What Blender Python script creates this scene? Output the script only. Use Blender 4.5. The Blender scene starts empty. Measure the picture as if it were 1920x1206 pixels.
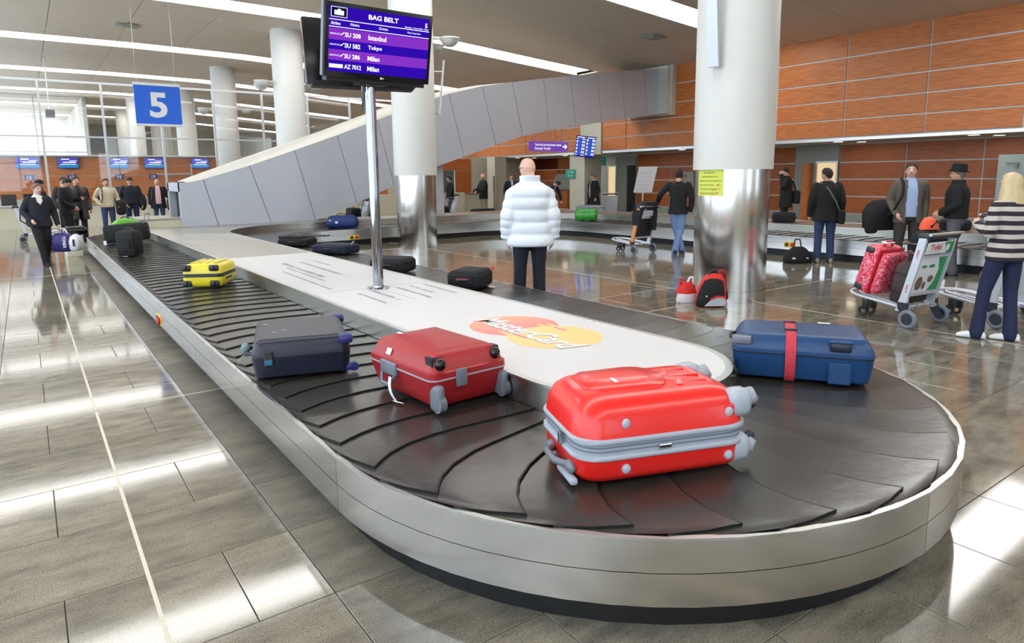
import bpy, bmesh, math, random
from math import sin, cos, pi, sqrt, radians, atan2, hypot
from mathutils import Vector, Matrix, Euler

random.seed(7)
SC = bpy.context.scene
COL = SC.collection

# ------------------------------------------------------------------ camera
FPX, YAW, PIT, ROL, CYPX, CAMH = 1262.42, .621264, .155727, -.0119246, 530.0, 1.65
_f = Vector((sin(YAW)*cos(PIT), cos(YAW)*cos(PIT), -sin(PIT)))
_r = Vector((cos(YAW), -sin(YAW), 0)); _u = _r.cross(_f)
_R = cos(ROL)*_r + sin(ROL)*_u; _U = -sin(ROL)*_r + cos(ROL)*_u
cam_d = bpy.data.cameras.new('camera'); cam = bpy.data.objects.new('camera', cam_d); COL.objects.link(cam)
cam.matrix_world = Matrix(((_R.x, _U.x, -_f.x, 0), (_R.y, _U.y, -_f.y, 0), (_R.z, _U.z, -_f.z, CAMH), (0, 0, 0, 1)))
cam_d.sensor_width = 36; cam_d.lens = FPX/1920*36; cam_d.shift_y = -(603-CYPX)/1920
cam_d.clip_end = 400; cam_d.clip_start = .05
SC.camera = cam
def project(x, y, z):
    p = Vector((x, y, z-CAMH)); w = p.dot(_f)
    return 960+FPX*p.dot(_R)/w, CYPX-FPX*p.dot(_U)/w, w

# ------------------------------------------------------------------ world, exposure
W = bpy.data.worlds.new('daylight'); SC.world = W; W.use_nodes = True
_bg = W.node_tree.nodes['Background']; _bg.inputs[0].default_value = (.74, .87, 1.0, 1); _bg.inputs[1].default_value = 5.5
SC.view_settings.view_transform = 'Standard'; SC.view_settings.look = 'None'
SC.view_settings.gamma = 1; SC.view_settings.use_curve_mapping = False
SC.view_settings.exposure = -0.40
STRIP_STRENGTH = 10.5
try:
    SC.cycles.use_denoising = True
    SC.cycles.max_bounces = 6; SC.cycles.glossy_bounces = 4; SC.cycles.diffuse_bounces = 3; SC.cycles.use_adaptive_sampling = True; SC.cycles.adaptive_threshold = .07; SC.cycles.adaptive_min_samples = 16
    SC.cycles.transparent_max_bounces = 12; SC.cycles.caustics_reflective = False; SC.cycles.caustics_refractive = False
    SC.cycles.sample_clamp_indirect = 6
except Exception:
    pass

# ------------------------------------------------------------------ materials
MAT = {}
def _lin(c):
    return tuple(((v/255)/12.92 if v/255 <= .04045 else ((v/255+.055)/1.055)**2.4) for v in c)
def pm(name, c, rough=.5, metal=0., scale=14., amt=.12, bump=0., bscale=60., spec=.5, stretch=(1, 1, 1), emit=0., coat=0., srgb=True, rvar=0., aniso=0.):
    """principled material whose colour, roughness and relief vary by object-space noise"""
    if name in MAT: return MAT[name]
    m = bpy.data.materials.new(name); m.use_nodes = True; nt = m.node_tree; N = nt.nodes; L = nt.links
    b = N['Principled BSDF']; col = _lin(c) if srgb else c
    tc = N.new('ShaderNodeTexCoord'); mp = N.new('ShaderNodeMapping'); mp.inputs['Scale'].default_value = stretch
    L.new(tc.outputs['Object'], mp.inputs[0])
    no = N.new('ShaderNodeTexNoise'); no.inputs['Scale'].default_value = scale; no.inputs['Detail'].default_value = 3
    L.new(mp.outputs[0], no.inputs['Vector'])
    mx = N.new('ShaderNodeMix'); mx.data_type = 'RGBA'
    mx.inputs[6].default_value = (*[v*(1-amt) for v in col], 1); mx.inputs[7].default_value = (*[min(1, v*(1+amt)) for v in col], 1)
    L.new(no.outputs[0], mx.inputs[0]); L.new(mx.outputs[2], b.inputs['Base Color'])
    b.inputs['Roughness'].default_value = rough; b.inputs['Metallic'].default_value = metal
    b.inputs['Specular IOR Level'].default_value = spec
    if coat: b.inputs['Coat Weight'].default_value = coat; b.inputs['Coat Roughness'].default_value = .1
    if aniso: b.inputs['Anisotropic'].default_value = aniso
    if rvar:
        mr = N.new('ShaderNodeMapRange'); mr.inputs[3].default_value = max(0, rough-rvar); mr.inputs[4].default_value = rough+rvar
        L.new(no.outputs[0], mr.inputs[0]); L.new(mr.outputs[0], b.inputs['Roughness'])
    if bump:
        n2 = N.new('ShaderNodeTexNoise'); n2.inputs['Scale'].default_value = bscale; L.new(mp.outputs[0], n2.inputs['Vector'])
        bp = N.new('ShaderNodeBump'); bp.inputs['Strength'].default_value = bump; bp.inputs['Distance'].default_value = .01
        L.new(n2.outputs[0], bp.inputs['Height']); L.new(bp.outputs[0], b.inputs['Normal'])
    if emit:
        L.new(mx.outputs[2], b.inputs['Emission Color']); b.inputs['Emission Strength'].default_value = emit
    MAT[name] = m
    return m
def glow(name, c, s):
    if name in MAT: return MAT[name]
    m = bpy.data.materials.new(name); m.use_nodes = True; nt = m.node_tree; nt.nodes.clear()
    e = nt.nodes.new('ShaderNodeEmission'); o = nt.nodes.new('ShaderNodeOutputMaterial')
    e.inputs[0].default_value = (*_lin(c), 1); e.inputs[1].default_value = s; nt.links.new(e.outputs[0], o.inputs[0])
    MAT[name] = m; return m
def granite(name, rough, dark=1.0):
    m = bpy.data.materials.new(name); m.use_nodes = True; nt = m.node_tree; N = nt.nodes; L = nt.links; b = N['Principled BSDF']
    geo = N.new('ShaderNodeNewGeometry')
    # one tint for each slab
    off = N.new('ShaderNodeVectorMath'); off.operation = 'SUBTRACT'; off.inputs[1].default_value = (.265, 2.45, 0); L.new(geo.outputs[0], off.inputs[0])
    dv = N.new('ShaderNodeVectorMath'); dv.operation = 'DIVIDE'; dv.inputs[1].default_value = (.595, .6, 50); L.new(off.outputs[0], dv.inputs[0])
    fl = N.new('ShaderNodeVectorMath'); fl.operation = 'FLOOR'; L.new(dv.outputs[0], fl.inputs[0])
    wn = N.new('ShaderNodeTexWhiteNoise'); wn.noise_dimensions = '3D'; L.new(fl.outputs[0], wn.inputs[0])
    # cloudy veins, run slightly along X
    mp = N.new('ShaderNodeMapping'); mp.inputs['Scale'].default_value = (1.2, 3.2, 1); L.new(geo.outputs[0], mp.inputs[0])
    add = N.new('ShaderNodeVectorMath'); add.operation = 'ADD'; L.new(mp.outputs[0], add.inputs[0])
    sc = N.new('ShaderNodeVectorMath'); sc.operation = 'SCALE'; sc.inputs[3].default_value = 9; L.new(wn.outputs[1], sc.inputs[0]); L.new(sc.outputs[0], add.inputs[1])
    n1 = N.new('ShaderNodeTexNoise'); n1.inputs['Scale'].default_value = 2.6; n1.inputs['Detail'].default_value = 6; n1.inputs['Roughness'].default_value = .65; L.new(add.outputs[0], n1.inputs[0])
    n2 = N.new('ShaderNodeTexNoise'); n2.inputs['Scale'].default_value = 150; n2.inputs['Detail'].default_value = 2; L.new(geo.outputs[0], n2.inputs[0])
    r1 = N.new('ShaderNodeValToRGB'); L.new(n1.outputs[0], r1.inputs[0])
    e = r1.color_ramp.elements; e[0].position = .28; e[0].color = (.17*dark, .155*dark, .125*dark, 1); e[1].position = .74; e[1].color = (.45*dark, .40*dark, .30*dark, 1)
    k = r1.color_ramp.elements.new(.5); k.color = (.31*dark, .28*dark, .22*dark, 1)
    r2 = N.new('ShaderNodeValToRGB'); L.new(n2.outputs[0], r2.inputs[0])
    e = r2.color_ramp.elements; e[0].position = .33; e[0].color = (.5, .48, .45, 1); e[1].position = .50; e[1].color = (1, 1, 1, 1)
    mu = N.new('ShaderNodeMix'); mu.data_type = 'RGBA'; mu.blend_type = 'MULTIPLY'; mu.inputs[0].default_value = 1
    L.new(r1.outputs[0], mu.inputs[6]); L.new(r2.outputs[0], mu.inputs[7])
    tv = N.new('ShaderNodeMapRange'); tv.inputs[3].default_value = .84; tv.inputs[4].default_value = 1.14; L.new(wn.outputs[0], tv.inputs[0])
    m2 = N.new('ShaderNodeVectorMath'); m2.operation = 'SCALE'; L.new(mu.outputs[2], m2.inputs[0]); L.new(tv.outputs[0], m2.inputs[3])
    L.new(m2.outputs[0], b.inputs['Base Color'])
    rr = N.new('ShaderNodeMapRange'); rr.inputs[3].default_value = rough*.7; rr.inputs[4].default_value = rough*1.4; L.new(n1.outputs[0], rr.inputs[0]); L.new(rr.outputs[0], b.inputs['Roughness'])
    b.inputs['IOR'].default_value = 1.75 if rough < .2 else 1.4
    MAT[name] = m; return m
def wood(name, c):
    m = bpy.data.materials.new(name); m.use_nodes = True; nt = m.node_tree; N = nt.nodes; L = nt.links; b = N['Principled BSDF']
    geo = N.new('ShaderNodeNewGeometry'); mp = N.new('ShaderNodeMapping'); mp.inputs['Scale'].default_value = (2.2, 2.2, 26); L.new(geo.outputs[0], mp.inputs[0])
    oi = N.new('ShaderNodeObjectInfo'); ad = N.new('ShaderNodeVectorMath'); ad.operation = 'ADD'; L.new(mp.outputs[0], ad.inputs[0])
    sc = N.new('ShaderNodeVectorMath'); sc.operation = 'SCALE'; sc.inputs[0].default_value = (17, 9, 31); L.new(oi.outputs['Random'], sc.inputs[3]); L.new(sc.outputs[0], ad.inputs[1])
    n1 = N.new('ShaderNodeTexNoise'); n1.inputs['Scale'].default_value = 1.3; n1.inputs['Detail'].default_value = 5; L.new(ad.outputs[0], n1.inputs[0])
    r1 = N.new('ShaderNodeValToRGB'); L.new(n1.outputs[0], r1.inputs[0]); e = r1.color_ramp.elements; q = _lin(c)
    e[0].position = .3; e[0].color = (q[0]*.72, q[1]*.66, q[2]*.6, 1); e[1].position = .72; e[1].color = (q[0]*1.16, q[1]*1.2, q[2]*1.25, 1)
    L.new(r1.outputs[0], b.inputs['Base Color']); b.inputs['Roughness'].default_value = .38; b.inputs['Specular IOR Level'].default_value = .4
    MAT[name] = m; return m
def thin_glass(name, tint=(1, 1, 1), k=.12):
    m = bpy.data.materials.new(name); m.use_nodes = True; nt = m.node_tree; nt.nodes.clear(); N = nt.nodes; L = nt.links
    t = N.new('ShaderNodeBsdfTransparent'); t.inputs[0].default_value = (*tint, 1); g = N.new('ShaderNodeBsdfGlossy'); g.inputs['Roughness'].default_value = .02
    lw = N.new('ShaderNodeLayerWeight'); lw.inputs[0].default_value = k; mx = N.new('ShaderNodeMixShader'); o = N.new('ShaderNodeOutputMaterial')
    mr = N.new('ShaderNodeMapRange'); mr.inputs[3].default_value = .04; mr.inputs[4].default_value = .6; L.new(lw.outputs['Fresnel'], mr.inputs[0])
    L.new(mr.outputs[0], mx.inputs[0]); L.new(t.outputs[0], mx.inputs[1]); L.new(g.outputs[0], mx.inputs[2]); L.new(mx.outputs[0], o.inputs[0])
    MAT[name] = m; return m

granite('granite', .075, .74); granite('granite_matte', .55, .6)
wood('wood', (202, 120, 60)); wood('wood_dark_shaded', (184, 102, 52))  # second wood is a darker copy, shade under the soffit put in its colour
thin_glass('glass'); thin_glass('glass_green', (.88, .95, .92))
pm('grout', (205, 198, 182), .5, scale=40, amt=.15)
pm('ceiling', (222, 208, 190), .55, scale=3, amt=.06)
pm('ceiling_gap', (120, 112, 100), .6)
pm('white_paint', (214, 214, 210), .42, scale=5, amt=.04)
pm('pale_wall', (196, 194, 178), .5, scale=4, amt=.05)
pm('grey_wall', (158, 160, 152), .5, scale=4, amt=.05)
pm('cream', (214, 209, 186), .45, scale=5, amt=.05)
pm('steel', (208, 206, 204), .22, 1., scale=2.2, amt=.03, stretch=(1, 1, 14), rvar=.02, aniso=.92)
def brushed(name):
    nt = MAT[name].node_tree; g = nt.nodes.new('ShaderNodeNewGeometry'); c = nt.nodes.new('ShaderNodeVectorMath'); c.operation = 'CROSS_PRODUCT'; c.inputs[1].default_value = (0, 0, 1)
    nt.links.new(g.outputs['Normal'], c.inputs[0]); nt.links.new(c.outputs[0], nt.nodes['Principled BSDF'].inputs['Tangent'])
brushed('steel')
pm('steel_mirror', (206, 202, 198), .17, 1., scale=1.5, amt=.04, stretch=(6, 6, .05), rvar=.03, aniso=.93)
brushed('steel_mirror')
pm('steel_flat', (190, 187, 178), .34, 1., scale=3, amt=.08, rvar=.06)
pm('chrome', (158, 160, 166), .06, 1., amt=.02)
pm('alu', (205, 205, 203), .3, 1., scale=20, amt=.05)
pm('alu_paint', (196, 199, 204), .4, .35, scale=8, amt=.04)
pm('ramp_grey', (194, 198, 208), .42, .35, scale=2.5, amt=.05, rvar=.05)
pm('ramp_cap', (206, 204, 196), .45, .2, scale=3, amt=.04)
pm('rubber', (52, 50, 46), .25, scale=3.0, amt=.35, bump=.06, bscale=24, rvar=.07, spec=.6)
pm('rubber_line', (16, 16, 16), .5, amt=.1)
pm('black', (14, 14, 15), .5, amt=.2)
pm('black_gloss', (10, 10, 12), .2, amt=.2)
pm('black_cloth', (22, 22, 26), .85, scale=60, amt=.3, bump=.2, bscale=200)
pm('navy_cloth', (26, 32, 54), .85, scale=60, amt=.25, bump=.2, bscale=200)
pm('grey_plastic', (112, 116, 126), .38, amt=.08)
pm('pale_plastic', (166, 172, 184), .35, amt=.05)
pm('dark_plastic', (40, 42, 48), .4, amt=.12)
pm('white_board', (206, 205, 207), .38, scale=4, amt=.02)
pm('white_print', (240, 240, 240), .5, amt=.02)
pm('grey_print', (176, 178, 186), .6, amt=.05)
pm('paper', (232, 232, 236), .6, amt=.05)
pm('skin', (206, 158, 136), .5, scale=18, amt=.08, bump=.05, bscale=90)
pm('skin_pale', (222, 176, 158), .5, scale=18, amt=.08, bump=.05, bscale=90)
pm('lip', (160, 84, 80), .45, amt=.1)
pm('eye_dark', (32, 24, 22), .3, amt=.1)
pm('yellow_print', (232, 196, 40), .5, amt=.05)
# ------------------------------------------------------------------ mesh helpers
def V(*a): return Vector(a)
class MB:
    def __init__(s): s.v = []; s.f = []; s.mi = []
    def add(s, vs, fs, mi=0, M=None):
        o = len(s.v)
        s.v += [tuple(M @ Vector(p)) if M is not None else tuple(p) for p in vs]
        s.f += [tuple(i+o for i in f) for f in fs]; s.mi += [mi]*len(fs); return s
    def box(s, c, d, mi=0, M=None):
        x, y, z = c; a, b, h = d[0]/2, d[1]/2, d[2]/2
        vs = [(x+i*a, y+j*b, z+k*h) for k in (-1, 1) for j in (-1, 1) for i in (-1, 1)]
        return s.add(vs, [(0, 2, 3, 1), (4, 5, 7, 6), (0, 1, 5, 4), (2, 6, 7, 3), (0, 4, 6, 2), (1, 3, 7, 5)], mi, M)
    def rbox(s, c, d, r=.02, seg=2, mi=0, M=None, taper=1., only=None):
        bm = bmesh.new(); bmesh.ops.create_cube(bm, size=1)
        for v in bm.verts: v.co = Vector((v.co.x*d[0]*(taper if v.co.z > 0 else 1), v.co.y*d[1]*(taper if v.co.z > 0 else 1), v.co.z*d[2]))
        ed = list(bm.edges)
        if only == 'v': ed = [e for e in ed if abs(e.verts[0].co.z-e.verts[1].co.z) > 1e-6]
        bmesh.ops.bevel(bm, geom=ed, offset=min(r, min(d)*.49), segments=seg, affect='EDGES', profile=.5)
        bm.verts.index_update(); cc = Vector(c)
        s.add([v.co+cc for v in bm.verts], [[v.index for v in f.verts] for f in bm.faces], mi, M); bm.free(); return s
    def loft(s, rings, mi=0, caps=True, closed=True, M=None):
        n = len(rings[0]); vs = [p for r in rings for p in r]; fs = []
        for i in range(len(rings)-1):
            for j in range(n if closed else n-1):
                k = (j+1) % n; fs.append((i*n+j, i*n+k, (i+1)*n+k, (i+1)*n+j))
        if caps and closed:
            fs.append(tuple(range(n-1, -1, -1))); fs.append(tuple((len(rings)-1)*n+j for j in range(n)))
        return s.add(vs, fs, mi, M)
    def tube(s, path, r, seg=8, mi=0, caps=True, M=None, sq=1.):
        path = [Vector(p) for p in path]; rr = r if isinstance(r, (list, tuple)) else [r]*len(path); rings = []; ref = None
        for i, p in enumerate(path):
            t = (path[min(i+1, len(path)-1)]-path[max(i-1, 0)])
            t = t.normalized() if t.length > 1e-9 else V(0, 0, 1)
            if ref is None: ref = V(0, 0, 1) if abs(t.z) < .9 else V(0, 1, 0)
            a = (ref-t*ref.dot(t)).normalized(); b = t.cross(a); ref = a
            rings.append([p+(a*cos(2*pi*j/seg)*sq+b*sin(2*pi*j/seg))*rr[i] for j in range(seg)])
        return s.loft(rings, mi, caps, True, M)
    def cyl(s, p0, p1, r, seg=16, mi=0, r1=None, M=None):
        return s.tube([p0, p1], [r, r if r1 is None else r1], seg, mi, True, M)
    def lathe(s, prof, seg=24, mi=0, M=None, caps=False):
        rings = [[(r*cos(2*pi*j/seg), r*sin(2*pi*j/seg), z) for j in range(seg)] for r, z in prof]
        return s.loft(rings, mi, caps, True, M)
    def ell(s, c, r, seg=14, n=9, mi=0, M=None):
        rings = []
        for i in range(n+1):
            a = -pi/2+pi*max(.02, min(.98, i/n)); rings.append([(c[0]+r[0]*cos(a)*cos(2*pi*j/seg), c[1]+r[1]*cos(a)*sin(2*pi*j/seg), c[2]+r[2]*sin(a)) for j in range(seg)])
        return s.loft(rings, mi, True, True, M)
    def prism(s, pts, z0, z1, mi=0, M=None):
        n = len(pts); vs = [(x, y, z0) for x, y in pts]+[(x, y, z1) for x, y in pts]
        fs = [tuple(range(n-1, -1, -1)), tuple(range(n, 2*n))]+[(i, (i+1) % n, n+(i+1) % n, n+i) for i in range(n)]
        return s.add(vs, fs, mi, M)
    def torus(s, c, R, r, axis='Z', seg=24, rs=8, mi=0, M=None):
        pts = []
        for i in range(seg):
            a = 2*pi*i/seg; ring = []
            for j in range(rs):
                b = 2*pi*j/rs; q = (R+r*cos(b)); x, y, z = q*cos(a), q*sin(a), r*sin(b)
                if axis == 'X': x, y, z = z, x, y
                elif axis == 'Y': x, y, z = x, z, y
                ring.append((c[0]+x, c[1]+y, c[2]+z))
            pts.append(ring)
        pts.append(pts[0]); return s.loft(pts, mi, False, True, M)
    def mesh(s, name, smooth=35):
        me = bpy.data.meshes.new(name); me.from_pydata(s.v, [], s.f)
        me.polygons.foreach_set('material_index', s.mi)
        if smooth:
            me.polygons.foreach_set('use_smooth', [True]*len(me.polygons)); me.set_sharp_from_angle(angle=radians(smooth))
        me.update(); return me
    def build(s, name, mats, parent=None, smooth=35, loc=None, rot=None, fixn=False):
        me = s.mesh(name, smooth)
        if fixn:
            bm = bmesh.new(); bm.from_mesh(me); bmesh.ops.recalc_face_normals(bm, faces=bm.faces); bm.to_mesh(me); bm.free()
        return link(name, me, mats, parent, loc, rot)
def link(name, me, mats=None, parent=None, loc=None, rot=None):
    o = bpy.data.objects.new(name, me); COL.objects.link(o)
    if mats is not None:
        for m in (mats if isinstance(mats, (list, tuple)) else [mats]): me.materials.append(MAT[m] if isinstance(m, str) else m)
    if parent is not None: o.parent = parent
    if loc is not None: o.location = loc
    if rot is not None: o.rotation_euler = rot
    return o
def empty(name, loc=(0, 0, 0), rz=0., label=None, cat=None, group=None, kind=None):
    o = bpy.data.objects.new(name, None); COL.objects.link(o); o.location = loc; o.rotation_euler = (0, 0, rz); o.empty_display_size = .1
    return tag(o, label, cat, group, kind)
def tag(o, label=None, cat=None, group=None, kind=None):
    if label: o['label'] = label
    if cat: o['category'] = cat
    if group: o['group'] = group
    if kind: o['kind'] = kind
    return o
def copy_tree(o, parent=None):
    c = o.copy(); COL.objects.link(c); c.parent = parent
    for ch in list(o.children): copy_tree(ch, c)
    return c
def modmesh(me, mods, name):
    """mesh after modifiers (remesh, smooth ...) evaluated on a temporary object"""
    o = bpy.data.objects.new('tmp', me); COL.objects.link(o)
    for t, kw in mods:
        m = o.modifiers.new(t, t)
        for k, v in kw.items(): setattr(m, k, v)
    dg = bpy.context.evaluated_depsgraph_get(); r = bpy.data.meshes.new_from_object(o.evaluated_get(dg))
    bpy.data.objects.remove(o); r.name = name
    r.polygons.foreach_set('use_smooth', [True]*len(r.polygons)); return r
def fuse(mb, voxel, name, it=4):
    return modmesh(mb.mesh(name, 0), [('REMESH', dict(mode='VOXEL', voxel_size=voxel)), ('SMOOTH', dict(factor=.5, iterations=it))], name)
def text_mesh(s, width=None, height=None, size=1., bold=0., shear=0., ext=.0, align='CENTER', name='lettering'):
    cu = bpy.data.curves.new('t', 'FONT'); cu.body = s; cu.size = size; cu.align_x = align; cu.align_y = 'CENTER'; cu.offset = bold; cu.shear = shear; cu.extrude = ext; cu.resolution_u = 3
    o = bpy.data.objects.new('t', cu); COL.objects.link(o)
    dg = bpy.context.evaluated_depsgraph_get(); dg.update(); me = bpy.data.meshes.new_from_object(o.evaluated_get(dg)); bpy.data.objects.remove(o); me.name = name
    if len(me.vertices):
        xs = [v.co.x for v in me.vertices]; ys = [v.co.y for v in me.vertices]; w = max(xs)-min(xs); h = max(ys)-min(ys)
        cx = (max(xs)+min(xs))/2 if align == 'CENTER' else min(xs); cy = (max(ys)+min(ys))/2
        kx = width/w if width else (height/h if height else 1); ky = height/h if height else kx
        for v in me.vertices: v.co = Vector(((v.co.x-cx)*kx, (v.co.y-cy)*ky, v.co.z))
    return me
def text(s, mat, parent, M, name='lettering', **kw):
    """lettering as thin mesh; M maps text x,y,z (right, up, out) to the parent's frame"""
    me = text_mesh(s, name=name, **kw); me.transform(M); return link(name, me, mat, parent)
def frame(o, right, up, out=None):
    r = Vector(right).normalized(); u = Vector(up).normalized(); n = r.cross(u)
    return Matrix(((r.x, u.x, n.x, o[0]), (r.y, u.y, n.y, o[1]), (r.z, u.z, n.z, o[2]), (0, 0, 0, 1)))
def T(x, y, z): return Matrix.Translation((x, y, z))
def Rz(a): return Matrix.Rotation(a, 4, 'Z')
def Rx(a): return Matrix.Rotation(a, 4, 'X')
def Ry(a): return Matrix.Rotation(a, 4, 'Y')
def interp(tab, x):
    if x <= tab[0][0]: return tab[0][1]
    for (a, b), (c, d) in zip(tab, tab[1:]):
        if x <= c: return b+(d-b)*(x-a)/(c-a)
    return tab[-1][1]
# ================================================================== THE HALL
ZC = [(-14, 6.62), (4, 6.62), (8, 6.55), (12, 6.3), (16, 5.98), (20, 5.68), (24, 5.4)]
def zc(x): return interp(ZC, x)
# ------------------------------------------------------------------ floor: granite slabs
TX0, TY0, TW, TL = .265, 2.45, .595, .6
floor = MB().box((8.7, 31, -.06), (31, 82, .09)).build('floor', 'granite_matte', smooth=0)
tag(floor, 'polished beige granite slab floor of the baggage hall', None, None, 'structure')
GAP = .002
tile_me = {}
def tile_mesh(w, matte):
    k = (round(w, 3), matte)
    if k not in tile_me:
        x0, x1, y0, y1 = GAP, w-GAP, GAP, TL-GAP; b = .0015
        vs = [(x0, y0, -.015), (x1, y0, -.015), (x1, y1, -.015), (x0, y1, -.015), (x0, y0, -b), (x1, y0, -b), (x1, y1, -b), (x0, y1, -b), (x0+b, y0+b, 0), (x1-b, y0+b, 0), (x1-b, y1-b, 0), (x0+b, y1-b, 0)]
        fs = [(0, 1, 5, 4), (1, 2, 6, 5), (2, 3, 7, 6), (3, 0, 4, 7), (4, 5, 9, 8), (5, 6, 10, 9), (6, 7, 11, 10), (7, 4, 8, 11), (8, 9, 10, 11)]
        m = MB().add(vs, fs); me = m.mesh('tile', 0); me.materials.append(MAT['granite_matte' if matte else 'granite']); tile_me[k] = (me, vs, fs)
    return tile_me[k]
cells = []
for i in range(-11, 38):
    for j in range(-19, 115):
        x, y = TX0+i*TW, TY0+j*TL
        split = (i in (-1, 0) and j % 2 == 0)
        for (xx, w) in (((x, TW/2), (x+TW/2, TW/2)) if split else ((x, TW),)):
            px, py, dep = project(xx+w/2, y+TL/2, 0); area = 0
            under = 1.2 < xx and xx+w < 4.4 and y > 3
            if dep > .5 and -60 < px < 1980 and py < 1260 and not under:
                q = [project(xx+a*w, y+b*TL, 0) for a, b in ((0, 0), (1, 0), (1, 1), (0, 1))]
                if min(t[2] for t in q) > .2: area = abs(sum(q[k][0]*q[(k+1) % 4][1]-q[(k+1) % 4][0]*q[k][1] for k in range(4)))/2
            cells.append((area, xx, y, w, i == 1 and y > 2.0))
cells.sort(key=lambda c: -c[0])
for a, x, y, w, mt in cells[:300]:
    link('tile', tile_mesh(w, mt)[0], None, floor, (x, y, 0))
rest = MB()
for a, x, y, w, mt in cells[300:]:
    me, vs, fs = tile_mesh(w, mt); rest.add([(v[0]+x, v[1]+y, v[2]) for v in vs], fs, 1 if mt else 0)
tag(rest.build('tiles', ['granite', 'granite_matte'], floor, 0), kind='stuff')
for nm, c, d in [('joint_strip', (TX0, 31, .0006), (.016, 80, .0012)), ('joint_strip', (7.6, 31, .0006), (.014, 80, .0012)), ('joint_strip', (8.5, 5.6, .0006), (29, .014, .0012)), ('joint_strip', (8.5, 14.5, .0006), (29, .014, .0012)), ('joint_strip', (14.9, 31, .0006), (.014, 80, .0012))]:
    MB().box(c, d).build(nm, 'grout', floor, 0)

# ------------------------------------------------------------------ ceiling with recessed light strips
def arch(x0, x1, y0, y1, z0, z1, n=None):
    n = n or max(1, int((x1-x0)/1.5)); m = MB(); rings = []
    for k in range(n+1):
        x = x0+(x1-x0)*k/n; z = zc(x); rings.append([(x, y0, z+z0), (x, y1, z+z0), (x, y1, z+z1), (x, y0, z+z1)])
    return m.loft(rings)
ceiling = arch(-6.6, 24, -9.5, 72, .16, .3, 24).build('ceiling', 'ceiling_gap', smooth=0, fixn=True)
tag(ceiling, 'grey-beige metal panel ceiling curving down to the wood wall', None, None, 'structure')
STRIPS = [-3.0+8.02*k for k in range(9)]
MAT['strip_glow'] = glow('strip_glow', (255, 253, 249), STRIP_STRENGTH)
edges = [-9.4]
for c in STRIPS:
    arch(-6.2, 18.8, c-.56, c+.56, .06, .09, 20).build('light_strip', 'strip_glow', ceiling, 0, fixn=True)
    arch(-6.2, 18.9, c-.62, c-.575, -.03, .12, 20).build('strip_edge', 'white_paint', ceiling, 0, fixn=True)
    arch(-6.2, 18.9, c+.575, c+.62, -.03, .12, 20).build('strip_edge', 'white_paint', ceiling, 0, fixn=True)
    edges += [c-.63, c+.63]
edges.append(71.9)
for k in range(0, len(edges), 2):
    a, b = edges[k], edges[k+1]; nb = max(1, round((b-a)/2.3))
    for q in range(nb):
        y0, y1 = a+(b-a)*q/nb+.008, a+(b-a)*(q+1)/nb-.008
        xs = [-6.4, -3.1, -1]+[-1+2.1*t for t in range(1, 11)]
        for x0, x1 in zip(xs, xs[1:]): arch(x0+.008, x1-.008, y0, y1, -.03, .0).build('panel', 'ceiling', ceiling, 0, fixn=True)
for c in STRIPS: arch(18.95, 20.0, c-.6, c+.6, -.03, 0).build('panel', 'ceiling', ceiling, 0, fixn=True)
for x, y in [(5.6, 17.4), (16.4, 15.2), (3.2, 25.4), (11.5, 24.0)]:
    m = MB()
    for k in range(4): m.box((0, 0, -.02-.012*k), (.62-.13*k, .62-.13*k, .012))
    m.build('air_vent', 'grey_wall', ceiling, 0, loc=(x, y, zc(x)-.03), rot=(0, .06, 0))

# ------------------------------------------------------------------ wood-clad wall (upper band, soffit, recess below)
XW, XR, ZS = 20.0, 22.6, 2.66
wall_r = MB().box((XW+.14, 29, 4.35), (.2, 78, 3.4)).box((XW+1.35, 29, ZS-.01), (2.7, 78, .04)).box((XR+.1, 29, 1.33), (.2, 78, 2.7)).build('wall_right', 'white_paint', smooth=0)
tag(wall_r, 'orange wood panel wall with pale metal joints above a lit recess', None, None, 'structure')
MB().box((XW+.02, 29, ZS-.02), (.06, 78, .08)).build('soffit_trim', 'alu', wall_r, 0)
rows = [2.70, 3.22, 3.77, 4.32, 5.0, 5.72]
wmesh = {}
def wpan(w, h, matn):
    k = (round(w, 3), round(h, 3), matn)
    if k not in wmesh:
        me = MB().rbox((0, 0, 0), (.03, w-.042, h-.042), .003, 1).mesh('panel', 0); me.materials.append(MAT[matn]); wmesh[k] = me
    return wmesh[k]
y = -7.1
while y < 44:
    y2 = y+2.25
    segs = [(y, y2)]
    if y < 22.6 and y2 > 21.3: segs = [(y, 21.3)] if y2 < 22.6 else ([(22.6, y2)] if y > 21.3 else [(y, 21.3), (22.6, y2)])
    for a, b in segs:
        if b-a < .1: continue
        for z0, z1 in zip(rows, rows[1:]): link('panel', wpan(b-a, z1-z0, 'wood'), None, wall_r, (XW+.022, (a+b)/2, (z0+z1)/2))
    y = y2
MB().box((XW+.0, 21.95, 4.2), (.12, 1.3, 3.3)).box((XW+.6, 23.0, 1.31), (1.0, 1.0, 2.62)).build('pilaster', 'pale_wall', wall_r, 0)
MB().cyl((XW+.3, 22.2, 0), (XW+.3, 22.2, 1.3), .2, 20).build('pilaster_sleeve', 'steel_mirror', wall_r)
MB().box((XW+.35, 15.35, 1.31), (.6, .9, 2.62)).build('pilaster', 'pale_wall', wall_r, 0)
MB().lathe([(.3, 0), (.3, 1.7)], 24, caps=True).build('pilaster_sleeve', 'steel_mirror', wall_r, loc=(XW-.1, 15.25, 0))
rrows = [.29, .87, 1.44, 2.0, 2.6]
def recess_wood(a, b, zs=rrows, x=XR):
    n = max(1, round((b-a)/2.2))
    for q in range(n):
        for z0, z1 in zip(zs, zs[1:]): link('panel', wpan((b-a)/n, z1-z0, 'wood_dark_shaded'), None, wall_r, (x-.015, a+(b-a)*(q+.5)/n, (z0+z1)/2))
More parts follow.
